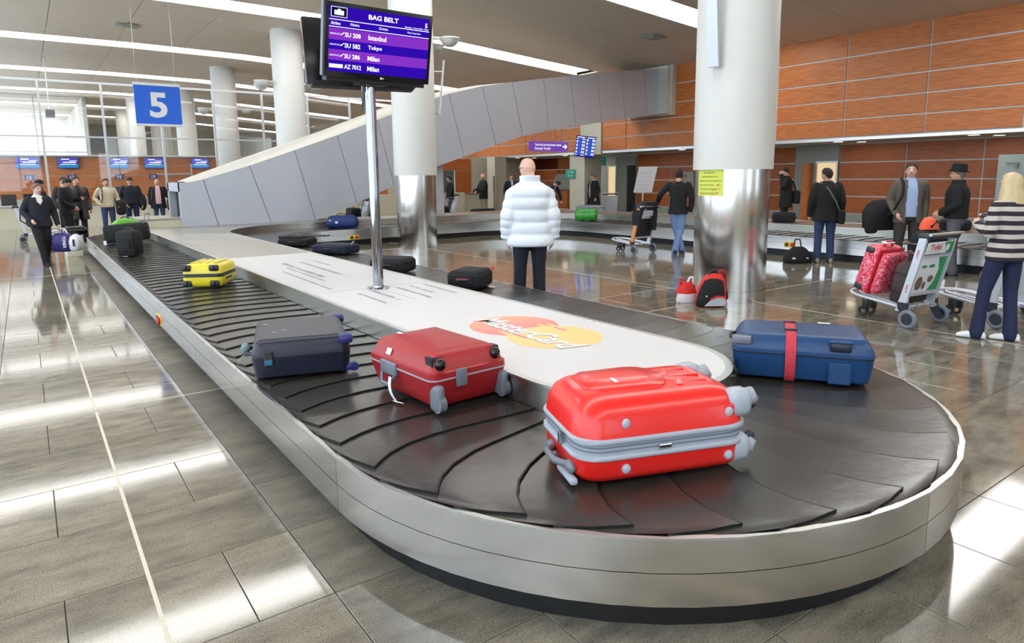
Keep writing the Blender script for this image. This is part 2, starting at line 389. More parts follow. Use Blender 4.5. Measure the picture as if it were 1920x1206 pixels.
recess_wood(-4.7, 12.36); recess_wood(13.98, 21.75); recess_wood(24.95, 30.0, [2.0, 2.6]); recess_wood(27.3, 30.0)
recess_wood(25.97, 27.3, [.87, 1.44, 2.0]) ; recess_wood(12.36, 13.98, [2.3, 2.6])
MB().box((XR-.02, 28, .14), (.04, 74, .28)).build('baseboard', 'grey_wall', wall_r, 0)
MB().box((XR-.03, 13.17, 1.3), (.06, 1.6, 2.6)).build('door_surround', 'grey_wall', wall_r, 0)
# lit doorways: a bright room seen through an opening frame
def doorway(y0, y1, h, leaf=None):
    e = MB()
    e.box((XR-.075, y0-.03, h/2), (.09, .06, h)).box((XR-.075, y1+.03, h/2), (.09, .06, h)).box((XR-.075, (y0+y1)/2, h+.03), (.09, y1-y0+.12, .06)).build('door_frame', 'alu', wall_r, 0)
    MB().box((XR-.064, (y0+y1)/2, h/2), (.01, y1-y0, h)).build('lit_opening', 'lit_room', wall_r, 0)
    if leaf: MB().box((XR-.36, leaf, 1.0), (.6, .04, 2.0)).build('door_leaf', 'wood', wall_r, 0)
MAT['lit_room'] = glow('lit_room', (255, 226, 176), 1.1)
doorway(12.42, 13.1, 2.0, 13.3); doorway(23.03, 23.5, 2.05)
MB().box((XR-.05, 22.4, 1.25), (.1, 1.25, 2.5)).build('door_panel', 'grey_wall', wall_r, 0)
MB().box((XR-.12, 22.0, 1.05), (.03, .5, 2.1)).build('door_gap', 'dark_plastic', wall_r, 0)
MB().box((XR-.06, 25.46, 1.0), (.06, .98, 2.0)).box((XR-.1, 25.1, 1.0), (.05, .04, .16)).build('service_door', 'pale_wall', wall_r, 0)
MB().box((XR-.12, 18.65, 1.32), (.2, .55, .9)).build('wall_cabinet', 'grey_wall', wall_r, 0)
MB().box((XR-.225, 18.8, 1.6), (.012, .1, .1)).build('cabinet_sign', pm('red_print', (190, 60, 54), .5), wall_r, 0)
# service counter in the recess
m = MB().box((XR-.35, 26.6, .5), (.6, 1.5, 1.0))
for z in (.3, .62, .93): m.box((XR-.66, 26.6, z), (.02, 1.5, .03), 1)
m.box((XR-.4, 26.6, 1.02), (.75, 1.6, .05), 1); m.build('service_counter', ['wood_dark_shaded', 'alu'], wall_r, 0)
MB().prism([(0, 0), (1.25, 0), (1.25, .62), (1.1, .72), (.25, .72), (0, .5)], -.01, .01, M=frame((XR-.4, 27.2, 1.05), (0, -1, 0), (0, 0, 1))).build('counter_screen', 'grey_wall', wall_r, 0)
# standing frosted panel and its bracket
MB().box((XR-.5, 7.0, 1.05), (.04, 1.1, 2.1)).build('frosted_panel', pm('frosted', (176, 190, 186), .3, amt=.04), wall_r, 0)
MB().box((XR-.55, 7.2, 1.86), (.05, .3, .04)).box((XR-.56, 7.1, 1.8), (.05, .06, .16)).build('panel_clamp', 'grey_wall', wall_r, 0)
# downlights
MAT['downlight'] = glow('downlight', (255, 244, 214), 14.0)
for yy in (3.8, 7.75, 11.5, 17.7, 24.7, 28.5):
    for xx in (20.85, 21.7):
        MB().lathe([(.0, -.012), (.15, -.012), (.15, .0)], 16).build('downlight', 'downlight', wall_r, loc=(xx, yy-(xx-20.85)*.35, ZS-.035))
        MB().torus((0, 0, 0), .165, .016).build('downlight_ring', 'alu', wall_r, loc=(xx, yy-(xx-20.85)*.35, ZS-.036))

# ------------------------------------------------------------------ other enclosing walls: glazed daylight sides
def glazed(name, p0, p1, h0, h1, step, label, cell=True):
    """glazing between two floor points: mullions, rails, one pane per bay"""
    a, b = Vector((*p0, 0)), Vector((*p1, 0)); d = (b-a).normalized(); L = (b-a).length; n = max(1, round(L/step))
    root = MB().box((L/2, 0, h0/2), (L, .16, h0)).build(name, 'cream', smooth=0, loc=a, rot=(0, 0, atan2(d.y, d.x)))
    tag(root, label, None, None, 'structure')
    m = MB()
    for z in (h0+.03, (h0+h1)*.5, h1): m.box((L/2, 0, z), (L, .08, .07))
    m.build('rail', 'alu_paint', root, 0)
    mul = MB().box((0, 0, (h0+h1)/2), (.07, .09, h1-h0)).mesh('mullion', 0); mul.materials.append(MAT['alu_paint'])
    pane = MB().box((0, 0, 0), (L/n-.07, .012, h1-h0)).mesh('pane', 0); pane.materials.append(MAT['glass'])
    for k in range(n+1): link('mullion', mul, None, root, (L*k/n, 0, 0))
    for k in range(n): link('pane', pane, None, root, (L*(k+.5)/n, 0, (h0+h1)/2))
    return root
glazed('wall_left', (-6.5, -9), (-6.5, 48), .5, 6.5, 2.6, 'unseen glazed wall brought close to daylight the left side')  # unseen glazing, moved in so more daylight reaches floor and ceiling
glazed('wall_back', (-6.5, -9), (-3.9, -9), .9, 5.6, 1.3, 'glazed daylight wall behind the viewer')
for k, (x0, x1) in enumerate(((-1.6, 1.4), (5.5, 8.6), (13.5, 16.0))): glazed('window_%d' % (k+1), (x0, -9), (x1, -9), .9, 5.6, 1.8, ['tall rear window nearest the daylight corner', 'tall middle window in the rear wall', 'narrow rear window towards the wood wall'][k])
for k, (x0, x1) in enumerate(((-3.9, -1.6), (1.4, 5.5), (8.6, 13.5), (16.0, 24))):
    o = MB().box(((x0+x1)/2, -9, 2.85), (x1-x0, .2, 5.7)).build('wall_rear', 'pale_wall', smooth=0); tag(o, ['unseen pale pier added to cut daylight beside the corner', 'unseen pale pier added to cut daylight behind the viewer', 'unseen pale pier added to cut daylight between two windows', 'unseen pale pier added to cut daylight at the wood wall corner'][k], None, None, 'structure')  # unseen piers added between windows to cut frontal daylight and band the reflections
glazed('wall_far', (-6.5, 48), (3.4, 48), .2, 6.6, 2.6, 'bright glazed end wall beyond the check-in hall')
wb = MB().box((8.7, -9.2, 6.2), (31, .2, 1.4)).build('wall_head', 'pale_wall', smooth=0); tag(wb, 'pale wall band above the rear glazing', None, None, 'structure')
wf = MB().box((14.5, 70, 3.3), (20.5, .3, 6.7)).build('wall_end', 'pale_wall', smooth=0); tag(wf, 'pale end wall of the far hall', None, None, 'structure')
wq = MB().box((3.4, 59, 3.3), (.2, 22, 6.7)).build('wall_return', 'pale_wall', smooth=0); tag(wq, 'pale return wall beside the bright end glazing', None, None, 'structure')

# ------------------------------------------------------------------ glass partition toward the check-in hall
part = MB().box((6.5, 30, .4), (26, .14, .8)).build('wall_partition', 'cream', smooth=0)
tag(part, 'tall glass partition with pale mullions above a low cream wall', None, None, 'structure')
MB().box((6.5, 29.98, .82), (26, .24, .04)).build('ledge', 'alu', part, 0)
MB().box((7, 30, 5.27), (27, .07, .08)).box((5, 30, 3.3), (23, .07, .06)).build('rail', 'alu_paint', part, 0)
MX = [.75+1.95*k for k in range(-3, 7)]
mul = MB().box((0, 30, 3.05), (.075, .1, 4.5)).mesh('mullion', 0); mul.materials.append(MAT['alu_paint'])
for x in MX: link('mullion', mul, None, part, (x, 0, 0))
pl = MB().box((0, 30, 2.05), (1.87, .01, 2.44)).mesh('pane', 0); pl.materials.append(MAT['glass'])
pu = MB().box((0, 30, 4.28), (1.87, .01, 1.9)).mesh('pane', 0); pu.materials.append(MAT['glass'])
for x in MX[:-1]:
    link('pane', pl, None, part, (x+.975, 0, 0)); link('pane', pu, None, part, (x+.975, 0, 0))
# closed office front under the ramp
off = MB().box((18.0, 30.3, 1.33), (9.3, .5, 2.66)).build('wall_office', 'pale_wall', smooth=0)
tag(off, 'pale office front with wood band under the baggage ramp', None, None, 'structure')
for x0, x1, z0, z1, mt in [(14.6, 16.75, 2.02, 2.6, 'wood_dark_shaded'), (16.75, 18.95, 2.02, 2.6, 'wood_dark_shaded'), (17.95, 18.95, .75, 2.0, 'wood_dark_shaded'), (13.4, 14.2, .8, 2.0, 'wood')]:
    MB().box(((x0+x1)/2, 30.03, (z0+z1)/2), (x1-x0-.02, .04, z1-z0-.02)).build('panel', mt, off, 0)
for x0, x1, z0, z1, mt in [(16.95, 17.9, .02, 2.0, 'glass_dark'), (15.75, 16.5, .05, 2.0, 'cream')]:
    if mt not in MAT: pm('glass_dark', (96, 104, 98), .12, amt=.1)
    MB().box(((x0+x1)/2, 30.02, (z0+z1)/2), (x1-x0, .05, z1-z0)).build('door_leaf', mt, off, 0)
MB().box((17.93, 29.98, 1.0), (.05, .06, 2.0)).box((15.7, 29.98, 1.0), (.05, .06, 2.0)).build('door_frame', 'white_paint', off, 0)
MB().box((16.7, 29.4, 1.33), (.2, .2, 2.66)).build('post', 'white_paint', off, 0)
MB().box((15.5, 29.7, .45), (5.5, .3, .9)).build('parapet', 'cream', off, 0)
pc = MB().box((19.6, 28.6, 1.33), (.7, .7, 2.66)).build('wall_pier', 'pale_wall', smooth=0); tag(pc, 'square pale pier with a steel corner guard', None, None, 'structure')
MB().box((19.2, 28.2, .85), (.12, .12, 1.7)).build('corner_guard', 'steel_mirror', pc, 0)

# ------------------------------------------------------------------ check-in hall wall with screens and desk numbers
ci = MB().box((4.25, 38.1, 1.42), (21.5, .2, 2.84)).build('wall_checkin', 'pale_wall', smooth=0)
tag(ci, 'orange wood wall behind the check-in desks with pale joints', None, None, 'structure')
cm = {}
for k in range(-3, 7):
    for z0, z1 in ((.9, 1.42), (1.42, 1.94), (1.94, 2.4), (2.4, 2.8)):
        x = .9+2.05*k
        if (round(z1-z0, 2)) not in cm:
            me = MB().box((0, 0, 0), (2.02, .03, z1-z0-.03)).mesh('panel', 0); me.materials.append(MAT['wood']); cm[round(z1-z0, 2)] = me
        link('panel', cm[round(z1-z0, 2)], None, ci, (x, 37.985, (z0+z1)/2))
MB().box((4.25, 37.9, 2.87), (21.5, .5, .06)).build('ledge', 'white_paint', ci, 0)
MB().box((7.0, 37.6, 1.9), (.05, .1, 1.2)).box((6.2, 37.6, 2.0), (1.6, .05, .05)).build('door_frame', 'alu_paint', ci, 0)

# ------------------------------------------------------------------ columns
def column(y, bowls, blade, label):
    c = empty('column', (7.6, y, 0), 0, label, None, None, 'structure')
    MB().lathe([(.478, .03), (.478, .15)], 48).lathe([(.47, .15), (.47, 1.71)], 48).lathe([(.478, .0), (.478, .03)], 48).build('steel_sleeve', 'steel_mirror', c)
    MB().lathe([(.46, 1.71), (.505, 1.71), (.505, zc(7.6)+.1)], 48).build('shaft', 'white_paint', c)
    MB().lathe([(.507, 4.55), (.507, 4.62)], 48).build('collar', 'white_paint', c)
    for a, z in bowls:
        b = MB(); d = Vector((cos(a), sin(a), 0)); p = d*.9+V(0, 0, z)
        prof = [(.0, -.17), (.08, -.165), (.16, -.12), (.215, -.04), (.23, 0), (.245, 0), (.245, .03), (.2, .03), (.19, 0), (.12, -.08), (0, -.1)]
        b.lathe(prof, 24, M=T(*p)); b.tube([d*.5+V(0, 0, z+.01), d*.68+V(0, 0, z+.01)], .035); b.build('uplight_bowl', 'white_paint', c)
    if blade:
        a, z0, z1 = blade; d = Vector((cos(a), sin(a), 0)); t = Vector((-d.y, d.x, 0))
        b = MB(); p0 = d*.60+V(0, 0, z0); p1 = d*.74+V(0, 0, z1)
        b.loft([[q+t*.07*s+d*.02*u for s, u in ((-1, -1), (1, -1), (1, 1), (-1, 1))] for q in (p0, p1)])
        b.tube([d*.5+V(0, 0, z0+.06), d*.62+V(0, 0, z0+.06)], .02); b.tube([d*.5+V(0, 0, z1-.25), d*.7+V(0, 0, z1-.25)], .02)
        b.build('antenna_blade', 'alu_paint', c)
    return c
column(5.6, [], (radians(190), 2.95, 4.2), 'thick white column with polished steel sleeve beside the red backpack')
column(14.5, [(radians(-20), 4.85), (radians(25), 4.8)], (radians(-25), 3.1, 4.35), 'white column with steel sleeve and bowl lamp just behind the screen pole')
column(23.4, [(radians(0), 4.85), (radians(180), 4.85), (radians(150), 4.8), (radians(30), 4.8)], None, 'white column rising behind the grey baggage ramp')
column(32.3, [(radians(0), 4.75), (radians(180), 4.75), (radians(155), 4.7)], None, 'slimmer white column with bowl lamps beyond the glass partition')
column(41.2, [(radians(180), 4.75)], None, 'white column just beside the hanging number 5 sign')
column(50.1, [(radians(180), 4.75)], None, 'distant white column deep in the check-in hall')
for k, (x, y) in enumerate([(5.9, 47), (6.1, 55), (9.5, 52), (10.2, 60)]):
    c = empty('column', (x, y, 0), 0, ['pale round column seen through the glass below the number 5 sign', 'pale round column second behind the glass partition', 'pale round column third behind the glass partition', 'last pale round column by the end wall'][k], None, None, 'structure')
    MB().lathe([(.45, 0), (.45, zc(x)+.1)], 28).build('shaft', 'white_paint', c)
# ================================================================== BAGGAGE CAROUSEL
ZR, ZB, ZD, WB = .40, .412, .55, 1.10          # rim, belt, deck heights; belt width
DM = .55
SEGS = [('L', 1.03, 2.835, 0, 1, 14.925), ('A', 2.79, 17.76, 1.76, pi, -1, pi/2), ('L', 2.79, 19.52, 1, 0, 11.35), ('A', 14.14, 17.76, 1.76, pi/2, -1, pi/2),
        ('L', 15.9, 17.76, 0, -1, 17.76), ('A', 14.14, 0, 1.76, 0, -1, pi), ('L', 12.38, 0, 0, 1, 13.8), ('A', 10.18, 13.8, 2.2, 0, 1, pi/2),
        ('L', 10.18, 16.0, -1, 0, 4.43), ('A', 5.75, 14.8, 1.2, pi/2, 1, pi/2), ('L', 4.55, 14.8, 0, -1, 11.965), ('A', 2.79, 2.835, 1.76, 0, -1, pi)]
def seg_len(g): return g[5] if g[0] == 'L' else ((g[3]-DM) if g[5] < 0 else (g[3]+DM))*g[6]
LENS = [seg_len(g) for g in SEGS]; LOOP = sum(LENS)
def seg_pt(g, u, d):
    """point on a segment, u in 0..1, d metres inward from the rim"""
    if g[0] == 'L': return (g[1]+g[3]*g[5]*u+g[4]*d, g[2]+g[4]*g[5]*u-g[3]*d)
    R = g[3]-d if g[5] < 0 else g[3]+d; a = g[4]+g[5]*g[6]*u; return (g[1]+R*cos(a), g[2]+R*sin(a))
def at(s, d):
    s %= LOOP
    for g, L in zip(SEGS, LENS):
        if s <= L: return seg_pt(g, s/L, d)
        s -= L
    return seg_pt(SEGS[-1], 1, d)
def outline(d, step=.25, segs=None):
    pts = []
    for g, L in zip(SEGS, LENS):
        n = 1 if g[0] == 'L' else max(4, int(g[6]/radians(6)))
        for k in range(n): pts.append(seg_pt(g, k/n, d))
    return pts
car = empty('baggage_carousel', (0, 0, 0), 0, 'long U-shaped steel baggage carousel with black overlapping rubber belt', 'baggage carousel')
# steel side panels, upper and lower, with joints every three metres; black kick plate; bright rim
def ribbon(g, u0, u1, prof, n):
    rings = [[(*seg_pt(g, u0+(u1-u0)*k/n, d), z) for d, z in prof] for k in range(n+1)]
    return MB().loft(rings, caps=True)
for gi, g in enumerate(SEGS):
    LR = g[5] if g[0] == 'L' else g[3]*g[6]
    npan = max(1, round(LR/3.05)) if g[0] == 'L' else max(1, round(g[6]/(pi/2)))
    for k in range(npan):
        e = .0018/LR; u0, u1 = k/npan+e, (k+1)/npan-e; n = 1 if g[0] == 'L' else 18
        for z0, z1 in ((.139, .2665), (.2695, .392)):
            ribbon(g, u0, u1, [(0, z0), (.012, z0), (.012, z1), (0, z1)], n).build('side_panel', 'steel', car, 30, fixn=True)
    n = 1 if g[0] == 'L' else 24
    ribbon(g, 0, 1, [(-.003, .392), (.022, .392), (.022, .402), (-.003, .402)], n).build('rim_trim', 'alu', car, 30, fixn=True)
    ribbon(g, 0, 1, [(.10, 0), (.12, 0), (.12, .15), (.10, .15)], n).build('kick_plate', 'black', car, 30, fixn=True)
    ribbon(g, 0, 1, [(.012, .145), (.12, .145), (.12, .155), (.012, .155)], n).build('underside', 'black', car, 30, fixn=True)
    ribbon(g, 0, 1, [(.014, .14), (.02, .14), (.02, .39), (.014, .39)], n).build('backing', 'black', car, 30, fixn=True)
    ribbon(g, 0, 1, [(WB, .36), (WB+.012, .36), (WB+.012, ZD), (WB, ZD)], n).build('inner_wall', 'steel_flat', car, 30, fixn=True)
    ribbon(g, 0, 1, [(WB-.012, ZD-.004), (WB+.03, ZD-.004), (WB+.03, ZD+.010), (WB-.012, ZD+.010)], n).build('deck_trim', 'alu', car, 30, fixn=True)
    ribbon(g, 0, 1, [(.02, .36), (WB, .36), (WB, .398), (.02, .398)], n).build('belt_bed', 'rubber_line', car, 30, fixn=True)
# overlapping crescent plates
SEAM = [(.02, .20), (.045, .10), (.07, .0), (.13, .03), (.2, .062), (.32, .097), (.48, .117), (.6, .115), (.8, .096), (1.0, .068), (1.045, .06), (1.09, .058)]
PITCH = LOOP/round(LOOP/.281); NP = round(LOOP/.281)
hid0, hid1 = sum(LENS[:2])+1.5, sum(LENS[:5])+1.0
hidden = MB()
def plate(s):
    m = MB(); top = []; gap = .003; TS = (0, .03, .35, .7, 1); nt = len(TS)
    for d, o in SEAM:
        f = 1.0 if d > .06 else .98
        col = []
        for t in TS:
            x, y = at(s+o+gap*(1-t)+(PITCH)*t, d); col.append((x, y, ZB-.008*t+(.002 if t < .1 else 0)-(.005 if d < .05 else 0)))
        top.append(col)
    n = len(top); vs = [p for c in top for p in c]; fs = []
    for i in range(n-1):
        for k in range(nt-1): fs.append((i*nt+k, (i+1)*nt+k, (i+1)*nt+k+1, i*nt+k+1))
    o = len(vs)
    vs += [(c[0][0], c[0][1], .398) for c in top]          # thick leading edge
    fs += [(i*nt, o+i, o+i+1, (i+1)*nt) for i in range(n-1)]
    m.add(vs, fs); m.mi = [1 if (q >= (n-1)*(nt-1) or q % (nt-1) == 0) else 0 for q in range(len(fs))]; return m
for i in range(NP):
    s = i*PITCH+.11
    if hid0 < s < hid1: q = plate(s); hidden.add(q.v, q.f)
    else: plate(s).build('belt_plate', ['rubber', 'rubber_line'], car, 40, fixn=True)
tag(hidden.build('belt_plates', 'rubber', car, 40, fixn=True), kind='stuff')
# centre deck: steel sheet, white advertising boards on the near arm
pts = outline(WB+.02)
MB().prism(pts, ZD-.02, ZD+.002).build('deck', 'steel_flat', car, 0, fixn=True)
half = 1.76-WB-.03; cx = 2.79
def board(y0, y1, rnd):
    p = [(cx-half, y1), (cx-half, y0)] if not rnd else [(cx-half, y1)]+[(cx-half*cos(pi*k/28), 2.835-half*sin(pi*k/28)) for k in range(29)]
    p += [(cx+half, y0), (cx+half, y1)] if not rnd else [(cx+half, y1)]
    return MB().prism(p, ZD+.0025, ZD+.009).build('deck_board', 'white_board', car, 0, fixn=True)
board(2.8, 6.268, True); board(6.274, 10.0, False)
ZT = ZD+.0095
def disc(c, r, mat, n=48, z=ZT):
    return MB().prism([(c[0]+r*cos(2*pi*k/n), c[1]+r*sin(2*pi*k/n)) for k in range(n)], z, z+.0004).build('logo_disc', mat, car, 0)
def logo_mat(name, a, b):
    m = pm(name, (255, 255, 255), .45); nt = m.node_tree; N = nt.nodes; L = nt.links
    tc = N.new('ShaderNodeNewGeometry'); sp = N.new('ShaderNodeSeparateXYZ'); L.new(tc.outputs[0], sp.inputs[0])
    mr = N.new('ShaderNodeMapRange'); mr.inputs[1].default_value = 3.75; mr.inputs[2].default_value = 4.25; L.new(sp.outputs[1], mr.inputs[0])
    mx = N.new('ShaderNodeMix'); mx.data_type = 'RGBA'; mx.inputs[6].default_value = (*_lin(a), 1); mx.inputs[7].default_value = (*_lin(b), 1)
    L.new(mr.outputs[0], mx.inputs[0]); L.new(mx.outputs[2], N['Principled BSDF'].inputs['Base Color']); return m
logo_mat('logo_red', (246, 120, 128), (250, 160, 124))
pm('logo_orange', (240, 198, 128), .45, scale=2, amt=.03)
disc((2.86, 3.98), .33, 'logo_red'); disc((2.87, 3.51), .33, 'logo_orange', z=ZT+.0002)
for k, (x, y0, y1, mt) in enumerate([(3.08, 3.62, 3.86, 'logo_orange'), (3.02, 3.66, 3.9, 'logo_orange'), (2.66, 3.66, 3.88, 'logo_orange'), (2.72, 3.62, 3.86, 'logo_orange'), (3.05, 3.6, 3.74, 'logo_red'), (2.69, 3.6, 3.76, 'logo_red')]):
    MB().box((x, (y0+y1)/2, ZT+.0008), (.03, y1-y0, .0004)).build('logo_bar', mt, car, 0)
DECKM = lambda x, y, z=ZT+.0014: frame((x, y, z), (-.02, -1, 0), (1, -.02, 0))
text('MasterCard', 'grey_plastic', car, DECKM(2.798, 3.74, ZT+.0012), width=1.13, height=.215, bold=.03, shear=.28)
text('MasterCard', 'white_print', car, DECKM(2.806, 3.745, ZT+.0017), width=1.12, height=.21, bold=.018, shear=.28)
def print_marks(w, h, seed, M, parent, mat='grey_print', name='print_row'):
    """a row of small illegible letter-like strokes"""
    rn = random.Random(seed); m = MB(); x = -w/2; ch = h*.62
    while x < w/2:
        if rn.random() < .14: x += ch*.6; continue
        t = h*.13; k = rn.randrange(4); cw = ch*rn.uniform(.55, .85)
        m.box((x+t/2, 0, 0), (t, ch, .0005), 0, M)
        if k != 1: m.box((x+cw/2, ch/2-t/2, 0), (cw, t, .0005), 0, M)
        if k in (0, 2): m.box((x+cw-t/2, 0, 0), (t, ch, .0005), 0, M)
        if k in (1, 2): m.box((x+cw/2, -ch/2+t/2, 0), (cw, t, .0005), 0, M)
        if k == 3: m.box((x+cw/2, 0, 0), (cw, t, .0005), 0, M)
        x += cw+ch*.25
    return tag(m.build(name, mat, parent, 0), kind='stuff')
for k, (x, y0, y1, h) in enumerate([(3.27, 6.15, 5.52, .05), (3.11, 6.16, 5.66, .055), (2.96, 6.14, 5.41, .055), (2.68, 6.14, 5.5, .07), (2.51, 6.06, 5.41, .045), (2.66, 8.89, 7.35, .10), (2.89, 8.9, 7.43, .07), (3.09, 8.96, 8.3, .06), (2.41, 8.11, 6.47, .05), (2.56, 8.41, 7.04, .05)]):
    print_marks(abs(y1-y0), h, k, DECKM(x, (y0+y1)/2), car)
MB().box((2.795, 5.74, ZT+.0006), (.006, .64, .0006)).build('print_line', 'grey_print', car, 0)
# emergency stop plates on the side panels
pm('red_knob', (200, 30, 26), .4)
def stop_plate(M):
    m = MB().rbox((0, .0, .0), (.26, .11, .012), .004, 1, 0, M); m.cyl((-.06, 0, .004), (-.06, 0, .02), .038, 16, 1, M=M); m.cyl((.07, 0, .004), (.07, 0, .03), .04, 16, 2, M=M)
    o = m.build('stop_plate', ['yellow_print', 'dark_plastic', 'red_knob'], car); o['label'] = 'yellow emergency stop plate with red button'
stop_plate(frame((1.03, 7.87, .2), (0, -1, 0), (0, 0, 1))); stop_plate(frame((6.6, 16.0, .2), (1, 0, 0), (0, 0, 1))); stop_plate(frame((12.38, 7.7, .24), (0, -1, 0), (0, 0, 1)))
# discharge chute on the deck beside the ramp mouth
MB().box((2.6, 18.7, .65), (1.0, 1.42, .2)).build('chute_side', 'cream', car, 0); MB().box((2.6, 18.7, .76), (1.06, 1.48, .025)).build('chute_top', 'steel_flat', car, 0)

# ================================================================== RAMP
ramp = empty('baggage_ramp', (3.2, 17.9, .55), 0, 'grey metal-clad baggage ramp climbing from the carousel to the wood wall', 'conveyor ramp')
RO = V(3.2, 17.9, .55)
SE = [((3.2, 1.6), (3.2, .553)), ((3.58, 1.68), (3.85, .553)), ((4.69, 2.01), (5.14, .553)), ((5.86, 2.41), (6.32, .553)), ((7.04, 2.82), (7.52, .98)), ((8.24, 3.27), (8.68, 1.44)), ((9.4, 3.71), (9.87, 1.92)),
      ((10.58, 4.12), (11.07, 2.28)), ((11.77, 4.42), (12.25, 2.65)), ((12.92, 4.62), (13.3, 2.95)), ((14.18, 4.82), (14.41, 3.16)), ((15.32, 4.99), (15.58, 3.34)), ((16.56, 5.16), (16.77, 3.52)), ((17.72, 5.32), (17.94, 3.68)), ((18.92, 5.49), (19.08, 3.83)), ((19.75, 5.6), (19.8, 3.93))]
Y0, Y1 = 17.9, 19.55
for (a, b), (c, d) in zip(SE, SE[1:]):
    g = .007
    for Ya, Yb, nm in ((Y0, Y0+.03, 'cladding_panel'), (Y1-.03, Y1, 'cladding_panel')):
        vs = [(b[0]+g, y, b[1]) for y in (Ya, Yb)]+[(d[0]-g, y, d[1]) for y in (Ya, Yb)]+[(c[0]-g, y, c[1]) for y in (Ya, Yb)]+[(a[0]+g, y, a[1]) for y in (Ya, Yb)]
        fs = [(0, 2, 4, 6), (1, 7, 5, 3), (0, 1, 3, 2), (2, 3, 5, 4), (4, 5, 7, 6), (6, 7, 1, 0)]
        MB().add([tuple(Vector(p)-RO) for p in vs], fs).build(nm, 'ramp_grey', ramp, 0, fixn=True)
def tops(h): return [[(a[0], Y0+.0, a[1]), (a[0]-.0, Y0+.35, a[1]+h(a[0])), (a[0], Y1-.35, a[1]+h(a[0])), (a[0], Y1, a[1])] for a, b in SE]
hh = lambda x: interp([(3.2, .03), (4, .16), (9, .20), (12.5, .02), (20, 0)], x)
r = tops(hh); MB().loft([[tuple(Vector(p)-RO) for p in q] for q in r], caps=False, closed=False).build('roof', 'ramp_cap', ramp, 30, fixn=True)
MB().loft([[tuple(Vector(p)-RO) for p in ((a[0], Y0+.035, a[1]-.01), (b[0], Y0+.035, b[1]+.01), (b[0], Y1-.035, b[1]+.01), (a[0], Y1-.035, a[1]-.01))] for a, b in SE]).build('core', 'dark_plastic', ramp, 0, fixn=True)
MB().loft([[tuple(Vector(p)-RO) for p in ((b[0], Y0+.01, b[1]+.008), (b[0], Y1-.01, b[1]+.008), (b[0], Y1-.01, b[1]-.002), (b[0], Y0+.01, b[1]-.002))] for a, b in SE[3:]]).build('underside', 'grey_plastic', ramp, 0, fixn=True)
m = MB()   # mouth frame
for c, d in [((3.12, 17.98, 1.08), (.18, .18, 1.06)), ((3.12, 19.47, 1.08), (.18, .18, 1.06)), ((3.12, 18.72, 1.5), (.18, 1.65, .22))]: m.box(tuple(Vector(c)-RO), d)
m.build('mouth_frame', 'ramp_grey', ramp, 0)
MB().box(tuple(V(3.2, 18.72, .98)-RO), (.02, 1.32, .86)).build('mouth_shade', 'rubber_line', ramp, 0)  # black sheet painted in for the shade inside the open ramp mouth
MB().box(tuple(V(19.85, 18.5, 4.78)-RO), (.42, 2.1, 1.72)).box(tuple(V(19.9, 18.5, 4.78)-RO), (.2, 2.3, 1.84)).build('wall_collar', 'ramp_cap', ramp, 0)
MB().box(tuple(V(10.4, 18.75, 1.3)-RO), (.4, .7, 1.5)).build('support_post', 'ramp_grey', ramp, 0)

# ================================================================== SCREEN POLE WITH TWO DISPLAYS
pole = empty('display_pole', (2.80, 6.22, ZT), 0, 'chrome pole on the white deck carrying two flight displays', 'pole')
MB().lathe([(.051, .0), (.051, 2.35)], 32, caps=True).build('tube', 'chrome', pole)
MB().lathe([(.0, .0), (.11, .0), (.11, .008), (.056, .014), (.053, .03)], 32).build('base_flange', 'chrome', pole)
MB().cyl((-.035, .075, 1.75), (-.035, .075, 2.5), .022).cyl((.05, .07, 1.75), (.05, .07, 2.5), .014).build('side_tube', 'chrome', pole)
MB().box((0, -.03, 2.12), (.3, .16, .3)).box((-.1, .12, 2.12), (.08, .3, .08)).build('bracket', 'black', pole, 0)
def display(name, M, w, h, label, screen):
    e = empty(name, (0, 0, 0), 0, label, 'screen'); e.matrix_world = M
    MB().rbox((0, 0, -.045), (w, h, .07), .008, 2).rbox((0, -.03, -.1), (w*.7, h*.6, .07), .02, 2).build('housing', 'black_gloss', e)
    MB().box((-w/2-.004, 0, -.05), (.01, h*.98, .05)).build('side_grille', 'grey_plastic', e, 0)
    MB().box((0, -h/2-.012, -.085), (w*.93, .05, .1)).build('speaker_bar', 'black', e, 0)
    screen(e, w, h); return e
MAT['scr_blue'] = glow('scr_blue', (58, 16, 205), .95); MAT['scr_violet'] = glow('scr_violet', (158, 62, 232), .95); MAT['scr_white'] = glow('scr_white', (250, 248, 255), 1.5); MAT['scr_navy'] = glow('scr_navy', (20, 24, 60), .8)
